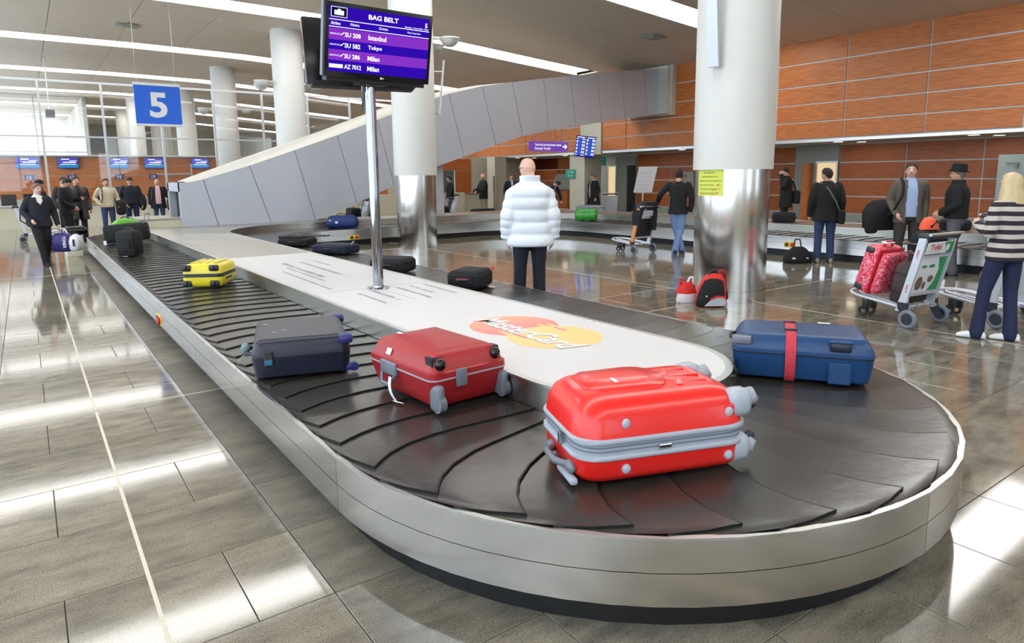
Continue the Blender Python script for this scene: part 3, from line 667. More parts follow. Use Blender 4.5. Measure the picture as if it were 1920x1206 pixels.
def bagbelt(e, w, h):
    sw, sh = w-.075, h-.085; yo = .008
    def Y(t): return yo+sh/2-t*sh
    def Xp(t): return -sw/2+t*sw
    MB().box((0, yo, -.0085), (sw, sh, .002)).build('picture', 'scr_blue', e, 0)
    for t0, t1 in ((.335, .51), (.66, .825)): MB().box((0, Y((t0+t1)/2), -.0066), (sw, sh*(t1-t0), .001)).build('row_band', 'scr_violet', e, 0)
    for t, th in ((.205, .012), (.315, .012), (.207, .004)): MB().box((0, Y(t), -.0056), (sw, sh*th, .001)).build('rule', 'scr_white', e, 0)
    def tx(s, x, y, ww, hh, al='LEFT', b=.02): text(s, 'scr_white', e, frame((Xp(x), Y(y), -.0052), (1, 0, 0), (0, 1, 0)), width=ww*sw, height=hh*sh, bold=b, align=al)
    tx('BAG BELT', .52, .10, .30, .078, 'CENTER', .03); tx('5', .965, .11, .026, .075, 'CENTER', .03)
    tx('Airline', .015, .262, .09, .05); tx('Flight', .2, .262, .085, .05); tx('Origin', .475, .262, .09, .05); tx('Monday, 4 April 2011 18:53', .74, .178, .25, .032); tx('First /Last Bag', .77, .262, .14, .034)
    for k, (a, b, c, wa, wc) in enumerate([('SU', '208', 'Istanbul', .15, .18), ('SU', '582', 'Tokyo', .15, .14), ('SU', '286', 'Milan', .15, .12), ('AZ', '7012', 'Milan', .165, .12)]):
        t = .42+.165*k; tx(a+' '+b, .15, t, wa, .072, b=.03); tx(c, .375, t, wc, .078, b=.03)
        if k < 3:
            tx('AEROFLOT', .008, t-.0, .095, .024, b=.02); MB().prism([(0, 0), (.02, 0), (.05, .028), (.042, .028)], 0, .0006, M=T(Xp(.1), Y(t)-.008, -.0052)).build('airline_mark', 'scr_white', e, 0)
        else: MB().box((Xp(.073), Y(t), -.005), (.13*sw, .06*sh, .0008)).build('airline_mark', 'scr_white', e, 0)
    MB().rbox((Xp(.09), Y(.09), -.0055), (.15*sw, .155*sh, .001), .0004, 1).build('icon_frame', 'scr_white', e, 0)
    MB().box((Xp(.09), Y(.09), -.0048), (.14*sw, .137*sh, .001)).build('icon_ground', 'scr_navy', e, 0)
    MB().box((Xp(.09), Y(.1), -.004), (.06*sw, .07*sh, .001)).box((Xp(.052), Y(.1), -.004), (.012*sw, .07*sh, .001)).box((Xp(.128), Y(.1), -.004), (.012*sw, .07*sh, .001)).box((Xp(.09), Y(.055), -.004), (.03*sw, .02*sh, .001)).build('suitcase_icon', 'scr_white', e, 0)
    MB().torus((.02, -h/2+.02, -.004), .008, .0025).box((.04, -h/2+.02, -.005), (.02, .004, .002)).build('maker_mark', 'scr_white', e, 0)
ya, ti = .038, .196
dM = T(2.815, 5.969, 2.868) @ Rz(ya) @ Rx(pi/2+ti)
display('display_screen', dM, 1.084, .634, 'large flight display reading BAG BELT 5 on the chrome pole', bagbelt)
def blank(e, w, h): MB().box((0, .01, -.008), (w-.08, h-.09, .002)).build('picture', 'scr_navy', e, 0)
dM2 = T(2.84, 6.55, 2.86) @ Rz(radians(180-8)) @ Rx(pi/2+.16)
display('display_screen', dM2, 1.084, .634, 'black display turned away behind the BAG BELT screen', blank)

# ================================================================== SIGNS
pm('sign_blue', (18, 92, 205), .4, amt=.04); pm('sign_navy', (40, 66, 140), .5, amt=.05)
MAT['sign_blue_lit'] = pm('sign_blue_lit', (18, 92, 205), .4, amt=.04, emit=.25)
s5 = empty('hanging_sign', (3.06, 20.0, 3.1), 0, 'blue hanging sign with a white 5 above the carousel end', 'sign')
MB().rbox((0, 0, .5), (1.08, .06, .98), .005, 1).build('board', 'sign_blue_lit', s5); MB().box((0, 0, 1.02), (1.1, .09, .07)).box((0, 0, -.01), (1.1, .09, .06)).build('edge_rail', 'alu', s5, 0)
MB().cyl((-.45, 0, 1.05), (-.45, 0, 3.45), .006, 6).cyl((.45, 0, 1.05), (.45, 0, 3.45), .006, 6).build('hanger_wire', 'alu', s5)
text('5', 'white_print', s5, frame((0, -.032, .5), (1, 0, 0), (0, 0, 1)), width=.42, height=.64, bold=.03)
MAT['sign_violet'] = glow('sign_violet', (150, 96, 226), .75)
sv = empty('direction_sign', (15.43, 19.2, 2.54), 0, 'violet lit sign with white arrow under the ramp', 'sign')
MB().rbox((0, 0, .17), (1.7, .14, .34), .01, 1).build('light_box', 'sign_violet', sv); MB().cyl((-.6, 0, .34), (-.6, 0, .74), .01, 6).cyl((.6, 0, .34), (.6, 0, .84), .01, 6).build('hanger_wire', 'alu', sv)
text('Трансфер на внутренние линии', 'scr_white', sv, frame((-.68, -.073, .22), (1, 0, 0), (0, 0, 1)), width=1.2, height=.1, align='LEFT', bold=.01); text('Domestic Transfer', 'scr_white', sv, frame((-.68, -.073, .1), (1, 0, 0), (0, 0, 1)), width=.72, height=.09, align='LEFT', bold=.01)
MB().prism([(-.1, -.03), (.0, -.03), (.0, -.1), (.11, 0), (0, .1), (0, .03), (-.1, .03)], 0, .002, M=frame((.7, -.073, .17), (1, 0, 0), (0, 0, 1))).build('arrow', 'scr_white', sv, 0)
# double arrivals display
MAT['scr_list'] = glow('scr_list', (70, 120, 250), 1.1); MAT['scr_deep'] = glow('scr_deep', (30, 20, 170), .9)
ar = empty('arrivals_display', (0, 0, 0), 0, 'tall double arrivals display with blue flight rows on a pilaster', 'screen')
ar.matrix_world = T(18.75, 20.95, 2.83) @ Rz(radians(-38)) @ Ry(radians(7)) @ Rx(pi/2+.1) @ Matrix.Scale(.86, 4)
for k in (-1, 1):
    h_ = MB().rbox((k*.24, 0, -.04), (.46, .98, .08), .008, 1).build('housing', 'dark_plastic', ar); MB().box((k*.24, 0, .002), (.44, .94, .003)).build('picture', 'scr_deep', ar, 0)
    mm = MB(); mw = MB(); mw.box((k*.24, .42, .005), (.36, .04, .002))
    for r_ in range(15):
        for c_, (x0, ww) in enumerate(((-.16, .08), (-.04, .12), (.1, .1), (.185, .05))): (mm if (r_+k) % 3 == 0 or c_ == 1 else mw).box((k*.24+x0, .34-.053*r_, .005), (ww, .036, .002))
    tag(mm.build('flight_rows', 'scr_list', ar, 0), kind='stuff'); tag(mw.build('flight_rows', 'scr_white', ar, 0), kind='stuff')
MB().box((.2, 0, -.9), (.12, .12, 1.7)).build('bracket', 'grey_plastic', ar, 0)
pm('exit_green', (16, 132, 108), .4, emit=.35)
for y, z, lb in ((22.85, 2.3, 'green exit sign above the lit doorway'), (23.4, 1.75, 'small green notice low on the pale pilaster')):
    o = MB().box((0, 0, 0), (.04, .62, .38)).build('exit_sign', 'exit_green', smooth=0, loc=(21.4 if z > 2 else 20.05, y, z)); tag(o, lb, 'sign')
    print_marks(.42, .11, 31, frame((-.022, 0, .08), (0, -1, 0), (0, 0, 1)), o, 'white_print'); print_marks(.3, .11, 32, frame((-.022, 0, -.08), (0, -1, 0), (0, 0, 1)), o, 'white_print')
# white notice board on a stand
nb = empty('notice_board', (17.0, 16.0, 0), radians(-35), 'slanted white notice board standing behind the carousel', 'notice board')
MB().prism([(-.38, 0), (.24, 0), (.40, .86), (-.22, .86)], -.02, .02, M=frame((0, 0, 1.08), (1, 0, 0), (0, -.1, 1))).build('board', pm('board_grey', (206, 204, 206), .5, amt=.04), nb, 0)
MB().cyl((-.05, .05, 0), (-.05, .05, 1.2), .02, 8).box((-.05, .05, .02), (.4, .4, .03)).build('stand', 'alu', nb)
for k in range(5): MB().box((-.03+.03*k-.06, -.035-.012*k, 1.2+.13*k), (.4, .004, .015)).build('print_line', 'grey_print', nb, 0, rot=(0, 0, 0))
# yellow paper notice wrapped on the steel sleeve
def wrapped(me, c, r, phi0, z):
    for v in me.vertices:
        a = phi0+v.co.x/r; v.co = Vector((c[0]+(r+v.co.z)*cos(a), c[1]+(r+v.co.z)*sin(a), z+v.co.y))
    return me
pm('notice_yellow', (214, 222, 92), .6, amt=.06)
CN = (7.6, 5.6); PH = radians(216.4-37); zz = 1.545
sh = MB(); n = 14
sh.loft([[(-.2+.4*k/n, -.165, 0), (-.2+.4*k/n, .165, 0), (-.2+.4*k/n, .165, .002), (-.2+.4*k/n, -.165, .002)] for k in range(n+1)])
nt_ = link('paper_notice', wrapped(sh.mesh('paper_notice', 0), CN, .4715, PH, zz), 'notice_yellow'); tag(nt_, 'yellow paper notice taped to the steel sleeve of the thick column', 'notice')
pm('print_green', (70, 84, 30), .6); 
for k, (s, w, x, mt) in enumerate([('Выдача', .17, 0, 'print_green'), ('негабаритного', .26, 0, 'print_green'), ('багажа производится', .34, 0, 'print_green'), ('на транспортёре', .25, -.04, 'print_green'), ('Oversized baggage is', .32, 0, 'print_green'), ('delivered at belt', .24, -.04, 'print_green'), ('№9', .05, .14, 'red_print'), ('№9', .05, .12, 'red_print')]):
    me = text_mesh(s, width=w, height=.03, bold=.01)
    for v in me.vertices: v.co.x += x
    link('lettering', wrapped(me, CN, .4738, PH, zz+.128-.052*(k if k < 6 else (3, 5)[k-6])), mt, nt_)
# desk screens and numbers of the check-in hall
MAT['scr_cyan'] = glow('scr_cyan', (40, 170, 225), 1.0); MAT['scr_soft'] = glow('scr_soft', (92, 96, 226), 1.0)
for k, (x0, x1) in enumerate([(-.18, .71), (1.38, 2.21), (3.47, 4.26), (4.93, 5.8), (7.05, 7.9)]):
    e = empty('desk_screen', ((x0+x1)/2, 37.8, 2.27), 0, ['leftmost blue check-in screen on the orange wall', 'check-in screen above the heads of the phone user group', 'check-in screen above the beige sweater man', 'check-in screen above the bald man in pink shirt', 'check-in screen partly behind the slim white column'][k], 'screen')
    w = x1-x0; MB().rbox((0, .03, .26), (w, .08, .52), .01, 1).build('housing', 'dark_plastic', e); MB().box((0, -.012, .26), (w-.04, .004, .48)).build('picture', 'scr_soft', e, 0)
    MB().box((0, -.016, .13), (w-.04, .004, .12)).build('cyan_band', 'scr_cyan', e, 0); MB().box((-.1, -.018, .43), (.3, .004, .05)).box((.05, -.018, .29), (.5, .004, .05)).box((.2, -.018, .36), (.3, .004, .03)).box((0, -.018, .2), (.6, .004, .03)).build('text_rows', 'scr_white', e, 0)
for s, x in (('12', .26), ('13', 1.9), ('14', 3.82), ('15', 5.3)):
    o = MB().box((0, 0, 0), (.36, .03, .24)).build('desk_number', 'sign_navy', smooth=0, loc=(x, 37.94, 1.88)); tag(o, {'12': 'navy number plate under the leftmost check-in screen', '13': 'navy number plate behind the leather coat man head', '14': 'navy number plate above the long-haired man', '15': 'navy number plate above the bald man in pink'}[s], 'sign')
    text(s, 'white_print', o, frame((0, -.017, 0), (1, 0, 0), (0, 0, 1)), height=.16, bold=.03)
# small loudspeaker box hung behind the partition
hs = empty('hanging_speaker', (1.15, 33.0, 4.35), 0, 'small grey box hanging on a rod behind the glass', 'speaker'); MB().rbox((0, 0, 0), (.32, .25, .3), .02, 1).build('cabinet', 'grey_plastic', hs); MB().cyl((0, 0, .15), (0, 0, 2.2), .02, 8).build('rod', 'alu', hs)
# ================================================================== PEOPLE
def ring(c, a, b, n=18, M=None, e=2.4, yf=None):
    """superellipse ring in the XY plane round c; yf = front half depth (towards -Y)"""
    out = []
    for j in range(n):
        t = 2*pi*j/n; ct, st = cos(t), sin(t); bb = (yf if yf is not None and st < 0 else b)
        p = Vector((c[0]+a*math.copysign(abs(ct)**(2/e), ct), c[1]+bb*math.copysign(abs(st)**(2/e), st), c[2]))
        out.append(M @ p if M is not None else p)
    return out
def limb(m, pts, rr, seg=12, M=None):
    """smooth tapered limb through joints"""
    P = [Vector(p) for p in pts]; Q = []; R = []
    for i in range(len(P)-1):
        p0 = P[max(i-1, 0)]; p1 = P[i]; p2 = P[i+1]; p3 = P[min(i+2, len(P)-1)]
        for k in range(4):
            t = k/4; q = .5*((2*p1)+(p2-p0)*t+(2*p0-5*p1+4*p2-p3)*t*t+(3*p1-p0-3*p2+p3)*t**3)
            q = p1.lerp(p2, t).lerp(q, .45); Q.append(q); R.append(rr[i]+(rr[i+1]-rr[i])*t)
    Q.append(P[-1]); R.append(rr[-1]); m.tube(Q, R, seg, M=M); m.ell(P[-1], (R[-1],)*3, 10, 6, M=M); m.ell(P[0], (R[0],)*3, 10, 6, M=M)
class Pose:
    def __init__(s, **k):
        d = dict(h=1.75, lean=0., head_yaw=0., head_pitch=0., la=None, ra=None, ll=None, rl=None, girth=1., female=False)
        d.update(k); s.__dict__.update(d); s.k = s.h/1.75
def body_parts(P):
    """joint positions in the person's own frame (front is -Y, person's left is +X)"""
    J = {}
    J['la'] = P.la or [(.205, .01, 1.425), (.265, .04, 1.14), (.27, -.05, .89)]
    J['ra'] = P.ra or [(-.205, .01, 1.425), (-.265, .04, 1.14), (-.27, -.05, .89)]
    J['ll'] = P.ll or [(.095, .0, .92), (.105, -.015, .5), (.115, .02, .085)]
    J['rl'] = P.rl or [(-.095, .0, .92), (-.105, -.015, .5), (-.115, .02, .085)]
    return J
def hand(m, wrist, elbow, palm_n, side, M, fist=0.):
    w = Vector(wrist); d = (w-Vector(elbow)).normalized(); n = Vector(palm_n); n = (n-d*n.dot(d)).normalized(); x = d.cross(n)
    F = lambda a, b, c: w+x*a+d*b+n*c
    m.loft([[F(hw*cos(t), L, hd*sin(t)) for t in [2*pi*j/10 for j in range(10)]] for L, hw, hd in ((-.01, .028, .022), (.03, .038, .017), (.07, .044, .016), (.098, .04, .014))], M=M)
    for k, L in ((-1.5, .062), (-.5, .078), (.5, .074), (1.5, .056)):
        c1 = .35+fist*.9; c2 = c1+.5+fist
        p0 = F(k*.0205, .085, .002); p1 = F(k*.022, .085+L*.5*cos(c1*.5), L*.5*sin(c1*.5)+.002); p2 = F(k*.022, .085+L*.5*cos(c1*.5)+L*.5*cos(c2*.8), L*.5*sin(c1*.5)+L*.5*sin(c2*.8))
        m.tube([p0, p1, p2], [.0105, .0100, .0085], 8, M=M)
    m.tube([F(side*.026, .015, .006), F(side*.05, .05, .016), F(side*.05, .088, .026)], [.0125, .0115, .0095], 8, M=M)
HEADC = (0, -.012, 1.632)
def head_matrix(P, M): return M @ T(0, .01, 1.53) @ Rz(P.head_yaw) @ Rx(P.head_pitch) @ T(0, -.01, -1.53)
def head_ring(t, k=1.0, n=20, dz=0.):
    """ring of the skull at t (-1 chin .. 1 crown)"""
    c = sqrt(max(0, 1-t*t)); a = .077*c**.8; yb = .094*c**.8; yf = .096*c**.75
    if t < 0: a *= 1-.22*(-t)**1.6; yb *= 1-.42*(-t)**1.2; yf *= 1+.03*sin(-t*pi)
    if t < -.55: yf *= 1.0
    return ring((HEADC[0], HEADC[1], HEADC[2]+.1165*t+dz), a*k, yb*k, n, None, 2.15, yf*k)
def person(name_, x, y, heading, P, look, label, group=None, vox=.012, z0=0.):
    """look: dict of clothing builders' settings"""
    root = empty('person', (x, y, z0), heading+pi/2, label, 'person', group)
    S = Matrix.Scale(P.k, 4); TL = T(0, 0, .95) @ Rx(P.lean) @ T(0, 0, -.95)     # forward lean about the hips
    MT = S @ TL; ML = S; MH = head_matrix(P, MT); J = body_parts(P); G = P.girth
    # ---- body: one continuous surface
    b = MB(); sw = .9 if P.female else 1.
    rows_ = [(.86, .155, .10), (.93, .168*(1.03 if P.female else 1), .115), (1.02, .15*sw, .105), (1.1, .14*sw, .1), (1.2, .15*sw, .108), (1.31, .165*sw, .112), (1.40, .16*sw, .095), (1.455, .11, .075), (1.485, .065, .06)]
    b.loft([ring((0, .01, z), a*G, d*G, 18, MT) for z, a, d in rows_])
    b.loft([ring((0, .015-.01*(z-1.44)*5, z), .054, .058, 14, MT) for z in (1.44, 1.48, 1.53, 1.58)])
    hr = [head_ring(t) for t in (-.985, -.93, -.84, -.7, -.5, -.28, 0, .25, .5, .7, .85, .95, .99)]
    b.loft(hr, M=MH)
    b.loft([[Vector((HEADC[0]+w*cos(t), HEADC[1]-yy+.6*w*sin(t), z)) for t in [2*pi*j/8 for j in range(8)]] for z, w, yy in ((1.655, .008, .088), (1.635, .011, .100), (1.612, .016, .108), (1.600, .014, .096))], M=MH)
    for sx in (-1, 1):
        b.ell((sx*.079, .002, 1.628), (.011, .020, .032), 8, 6, M=MH); b.ell((sx*.035, -.088, 1.658), (.03, .014, .008), 8, 5, M=MH)
    for key, sd in (('la', 1), ('ra', -1)):
        A = J[key]; limb(b, A, [.040, .039, .027], 10, MT)
        hand(b, A[2], A[1], (-sd*1.0, -.25, 0), -1 if sd > 0 else 1, MT, look.get('fist_l' if sd > 0 else 'fist_r', .25))
    for key in ('ll', 'rl'):
        A = J[key]; limb(b, A, [.082, .056, .04], 10, ML)
    body = link('body', fuse(b, vox, 'body', 3), look.get('skin', 'skin'), root)
    # ---- eyes, brows, mouth
    for sx in (-1, 1):
        MB().ell((sx*.033, HEADC[1]-.083, 1.638), (.0125, .006, .0065), 8, 5, M=MH).build('eye', 'eye_dark', root)
        MB().ell((sx*.034, HEADC[1]-.088, 1.658), (.02, .006, .004), 8, 5, M=MH).build('eyebrow', look.get('hair_mat', 'eye_dark') or 'eye_dark', root)
    MB().ell((0, HEADC[1]-.088, 1.573), (.023, .009, .006), 10, 5, M=MH).build('mouth', 'lip', root)
    # ---- hair
    hs_ = look.get('hair', 'short')
    if hs_:
        h = MB(); n = 24; rings = []
        # hairline: how far down the hair reaches round the head (t value), front at j=18 (-Y)
        for i in range(9):
            rr_ = []
            for j in range(n):
                th = 2*pi*j/n; front = max(0, -sin(th)); back = max(0, sin(th)); side = abs(cos(th))
                tb = .60*front-.04*side-.84*back**1.2 if hs_ == 'short' else (.56*front**1.5-.7*(1-front)**.6 if hs_ == 'long' else .66*front-.06*side-.62*back)
                if hs_ == 'fringe': tb = .08*front+.1*side-.62*back
                if hs_ == 'bald': tb = .9*front+.1*side-.45*back
                t = 1-(1-tb)*(i/8)**.8; t = min(.992, t); c = head_ring(t, 1.036+.018*sin(j*2.9+i*1.3)*(.3+.7*i/8), n)[j]; c.z += .008*(1-i/8)+(.012*sin(j*3.7) if i > 6 else 0); rr_.append(c)
            rings.append(rr_)
        h.loft(rings, caps=False, M=MH); h.f.append(tuple(range(n)))  ; h.mi.append(0)
        if hs_ == 'pony': h.ell((0, .13, 1.67), (.035, .045, .04), 10, 6, M=MH)
        hm = modmesh(h.mesh('hair', 0), [('SOLIDIFY', dict(thickness=.01, offset=-1)), ('SUBSURF', dict(levels=1, render_levels=1))], 'hair')
        link('hair', hm, look.get('hair_mat', 'hair_dark'), root)
    # ---- trousers
    t = MB(); tw = look.get('leg_w', 1.)
    t.loft([ring((0, .01, z), a*G, d*G, 18, ML) for z, a, d in ((.83, .15, .1), (.9, .178, .122), (.97, .172, .12), (1.05, .158, .115))])
    for key in ('ll', 'rl'):
        A = [Vector(p) for p in J[key]]; sgn = 1 if key == 'll' else -1
        limb(t, [A[0]+V(0, 0, -.02), A[0].lerp(A[1], .5), A[1], A[1].lerp(A[2], .55), A[2]+V(0, 0, look.get('cuff', -.03))], [.098*tw, .088*tw, .07*tw, .066*tw, .068*tw*look.get('flare', 1)], 12, ML)
    link('trousers', fuse(t, max(vox, .011), 'trousers', 3), look.get('trousers', 'cl_black'), root)
    # ---- shoes
    for key, sd in (('ll', 1), ('rl', -1)):
        a = Vector(J[key][2]); k = Vector(J[key][1]); fa = look.get('toe', {}).get(key, 0.); pt = look.get('tip', {}).get(key, 0.)
        Ms = ML @ T(a.x, a.y, 0) @ T(0, 0, a.z-.085) @ Rz(fa) @ T(0, 0, .0) @ Rx(pt)
        s = MB(); s.loft([ring((0, 0, 0), w, hgt_, 14, Ms @ T(0, yy, hgt_+.002) @ Rx(pi/2), 2.6) for yy, w, hgt_ in ((.085, .026, .026), (.07, .036, .04), (.03, .038, .05), (-.03, .040, .044), (-.09, .046, .033), (-.14, .045, .027), (-.175, .03, .018))])
        s.build('shoe', look.get('shoes', 'cl_black'), root, 60)
    # ---- shirt under an open jacket
    jk = look.get('jacket', {}); f = jk.get('fat', 1.)
    if look.get('shirt'):
        s = MB(); s.loft([ring((0, .006, z), a*G*f*.95*sw, d*G*f*.97, 18, MT) for z, a, d in ((.9, .17, .125), (1.0, .165, .13), (1.1, .16, .13), (1.22, .168, .13), (1.33, .178, .13), (1.42, .165, .108), (1.465, .11, .085), (1.50, .066, .066), (1.515, .062, .062))])
        s.build('shirt', look['shirt'], root, 60)
    # ---- jacket or top
    hem = jk.get('hem', .86); j = MB(); puff = jk.get('puff', 0)
    prof = [(hem, .182+jk.get('flare', 0), .135+jk.get('flare', 0)), (.93, .184, .137), (1.03, .172*sw, .132), (1.12, .168*sw, .13), (1.22, .178*sw, .135), (1.32, .190*sw, .136), (1.40, .182*sw, .12), (1.455, .13, .095)]
    prof = [prof[0]]+[p for p in prof[1:] if p[0] > hem+.03]
    col_h = jk.get('collar', 1.5); prof += [(1.475, .092, .082), (col_h, .074+jk.get('cw', 0), .072+jk.get('cw', 0))]
    nr = 44 if puff else 20; rings = []
    for i in range(nr+1):
        z = prof[0][0]+(prof[-1][0]-prof[0][0])*i/nr
        a = interp([(p[0], p[1]) for p in prof], z); d = interp([(p[0], p[2]) for p in prof], z)
        if puff and z < 1.44: q = abs(sin(pi*(z-hem)/puff)); a += .022*q**.5-.006; d += .024*q**.5-.006
        rings.append(ring((0, .008, z), a*G*f, d*G*f, 22, MT))
    j.loft(rings)
    for key, sd in (('la', 1), ('ra', -1)):
        A = [Vector(p) for p in J[key]]; sl = jk.get('sleeve', 1.); end = A[1].lerp(A[2], jk.get('slen', .97))
        r0, r1, r2 = .075*f*sl, .062*f*sl, .050*f*sl
        if not puff: limb(j, [A[0]+V(-sd*.018, 0, -.008), A[0].lerp(A[1], .5), A[1], end], [r0, (r0+r1)/2, r1, r2], 12, MT)
        else:
            pts = []; rr = []
            for i in range(34):
                u = i/33; p = A[0].lerp(A[1], u*2) if u < .5 else A[1].lerp(end, u*2-1); q = abs(sin(pi*u*5.5)); pts.append(p); rr.append((.074+(.058-.074)*u)*f*sl+.014*q**.5)
            j.tube(pts, rr, 14, M=MT); j.ell(A[0]+V(-sd*.03, 0, -.01), (.072,)*3, 12, 8, M=MT)
    me = fuse(j, max(.011, vox), 'jacket', 1 if puff else 4)
    inv = MT.inverted()
    if jk.get('open') or jk.get('cut'):
        bm = bmesh.new(); bm.from_mesh(me); kill = []
        w0 = jk.get('open', 0)
        for fc in bm.faces:
            c = inv @ fc.calc_center_median()
            if w0 and c.y < -.02 and abs(c.x) < w0*(1.0 if c.z < 1.25 else 1-.3*(c.z-1.25)/.25) and jk.get('zmin', 0)+abs(c.x)*1.6 < c.z < 1.53: kill.append(fc)
            if c.z < hem-.005 and abs(c.x) < .16 and fc.normal.z < -.7: kill.append(fc)
        bmesh.ops.delete(bm, geom=list(set(kill)), context='FACES'); bm.to_mesh(me); bm.free()
        me = modmesh(me, [('SOLIDIFY', dict(thickness=.008, offset=-1))], 'jacket')
    link(look.get('top_name', 'jacket'), me, look.get('top', 'cl_black'), root)
    P.root = root; P.MT = MT; P.MH = MH; P.ML = ML; P.J = J
    return P
def wj(P, key, i=2, off=(0, 0, 0)):
    """world position of an arm joint"""
    q = P.MT @ (Vector(P.J[key][i])+Vector(off)); return T(*P.root.location) @ Rz(P.root.rotation_euler.z) @ q
def strap(root, M, pts, r, mat, name='strap', sq=.35):
    m = MB(); m.tube(pts, r, 8, M=M, sq=1.0); return m.build(name, mat, root, 60)

def cloth(n, c, rough=.85, **k): return pm(n, c, rough, scale=k.pop('scale', 30), amt=k.pop('amt', .2), bump=k.pop('bump', .35), bscale=k.pop('bscale', 14), **k)
cloth('cl_black', (20, 20, 24)); cloth('cl_navy', (24, 27, 40)); cloth('cl_coat', (17, 17, 20)); cloth('cl_darkblue', (22, 26, 46)); cloth('cl_brown', (58, 44, 40)); cloth('cl_beige', (196, 184, 158)); cloth('cl_khaki', (150, 142, 112))
cloth('cl_jeans', (52, 66, 104)); cloth('cl_jeans_pale', (112, 140, 186)); cloth('cl_jeans_dark', (26, 34, 66)); cloth('cl_greytrous', (56, 52, 50)); cloth('cl_tweed', (96, 88, 80), amt=.35, scale=120); cloth('cl_grey', (92, 92, 100))
cloth('cl_puffer', (226, 232, 240), .55, amt=.04, bump=.5, bscale=9); cloth('cl_whiteshirt', (222, 216, 216), .7, amt=.05); cloth('cl_pink', (222, 178, 186), .7, amt=.05); cloth('cl_blueshirt', (166, 186, 226), .7, amt=.05); cloth('cl_leather', (44, 34, 34), .4); cloth('cl_paleskin', (225, 220, 215), .7)
cloth('sneaker', (234, 234, 238), .6, amt=.05)
pm('hair_dark', (30, 23, 21), .7, scale=40, amt=.4, stretch=(1, 1, .1)); pm('hair_brown', (62, 42, 32), .7, scale=40, amt=.3, stretch=(1, 1, .1)); pm('hair_grey', (104, 98, 94), .7, scale=40, amt=.25, stretch=(1, 1, .1)); pm('hair_fair', (116, 84, 60), .6, scale=40, amt=.25)
pm('hair_blonde', (206, 184, 142), .42, scale=26, amt=.35, stretch=(1, 1, .06))
def stripes():
    m = bpy.data.materials.new('cl_stripes'); m.use_nodes = True; N = m.node_tree.nodes; L = m.node_tree.links; b = N['Principled BSDF']
    tc = N.new('ShaderNodeTexCoord'); sp = N.new('ShaderNodeSeparateXYZ'); L.new(tc.outputs['Object'], sp.inputs[0])
    a = N.new('ShaderNodeMath'); a.operation = 'MULTIPLY'; a.inputs[1].default_value = 1/.088; L.new(sp.outputs[2], a.inputs[0])
    no = N.new('ShaderNodeTexNoise'); no.inputs['Scale'].default_value = 5; L.new(tc.outputs['Object'], no.inputs[0])
    ad = N.new('ShaderNodeMath'); ad.operation = 'MULTIPLY_ADD'; ad.inputs[1].default_value = .16; L.new(no.outputs[0], ad.inputs[0]); L.new(a.outputs[0], ad.inputs[2])
    fr = N.new('ShaderNodeMath'); fr.operation = 'FRACT'; L.new(ad.outputs[0], fr.inputs[0])
    gt = N.new('ShaderNodeMath'); gt.operation = 'GREATER_THAN'; gt.inputs[1].default_value = .5; L.new(fr.outputs[0], gt.inputs[0])
    mx = N.new('ShaderNodeMix'); mx.data_type = 'RGBA'; mx.inputs[6].default_value = (*_lin((44, 34, 46)), 1); mx.inputs[7].default_value = (*_lin((196, 186, 180)), 1)
    L.new(gt.outputs[0], mx.inputs[0]); L.new(mx.outputs[2], b.inputs['Base Color']); b.inputs['Roughness'].default_value = .85; MAT['cl_stripes'] = m
stripes()
D = radians
# --- man in the white quilted jacket, seen from behind, head turned to his left
p = person('', 5.10, 6.72, D(58), Pose(h=1.88, head_yaw=D(52), head_pitch=D(3), girth=1.14, la=[(.175, .01, 1.365), (.262, .06, 1.08), (.262, .0, .83)], ra=[(-.175, .01, 1.365), (-.262, .06, 1.08), (-.262, .0, .83)], ll=[(.1, 0, .92), (.12, 0, .5), (.135, .02, .085)], rl=[(-.1, 0, .92), (-.1, 0, .5), (-.105, .02, .085)]),
           dict(skin='skin_pale', hair=None, top='cl_puffer', trousers='cl_navy', leg_w=1.12, jacket=dict(hem=.74, puff=.14, fat=1.12, collar=1.55, cw=.02, flare=.03, sleeve=1.12)), 'bald man in a white quilted jacket standing with his back turned', vox=.009)
g = MB()
for sx in (-1, 1):
    g.torus((sx*.036, -.112, 1.635), .024, .0028, 'Y', 16, 6, M=p.MH); g.tube([(sx*.06, -.108, 1.64), (sx*.085, -.03, 1.64), (sx*.082, .02, 1.632)], .0028, 6, M=p.MH)
g.tube([(-.012, -.112, 1.638), (.012, -.112, 1.638)], .0028, 6, M=p.MH); g.build('glasses', 'dark_plastic', p.root)
# --- blonde woman in the striped top, walking to the left
pw = person('', 7.72, 2.5, D(62), Pose(h=1.64, female=True, head_yaw=D(5), girth=.98, la=[(.175, .01, 1.40), (.225, .02, 1.13), (.17, -.2, 1.2)], ra=[(-.175, .01, 1.40), (-.23, .04, 1.13), (-.15, -.18, 1.1)],
            ll=[(.09, 0, .92), (.14, -.07, .51), (.2, -.06, .085)], rl=[(-.09, 0, .92), (-.08, .02, .5), (-.05, .1, .085)]),
            dict(skin='skin_pale', hair=None, hair_mat='hair_blonde', top='cl_stripes', top_name='striped_top', trousers='cl_jeans_dark', leg_w=.95, flare=1.12, shoes='sneaker', toe=dict(ll=D(42), rl=D(42)), fist_l=.8, jacket=dict(hem=.84, fat=1.09, collar=1.49, sleeve=.9)), 'blonde woman in striped top, dark jeans and white sneakers', vox=.009)
h = MB(); rings = []; n = 40
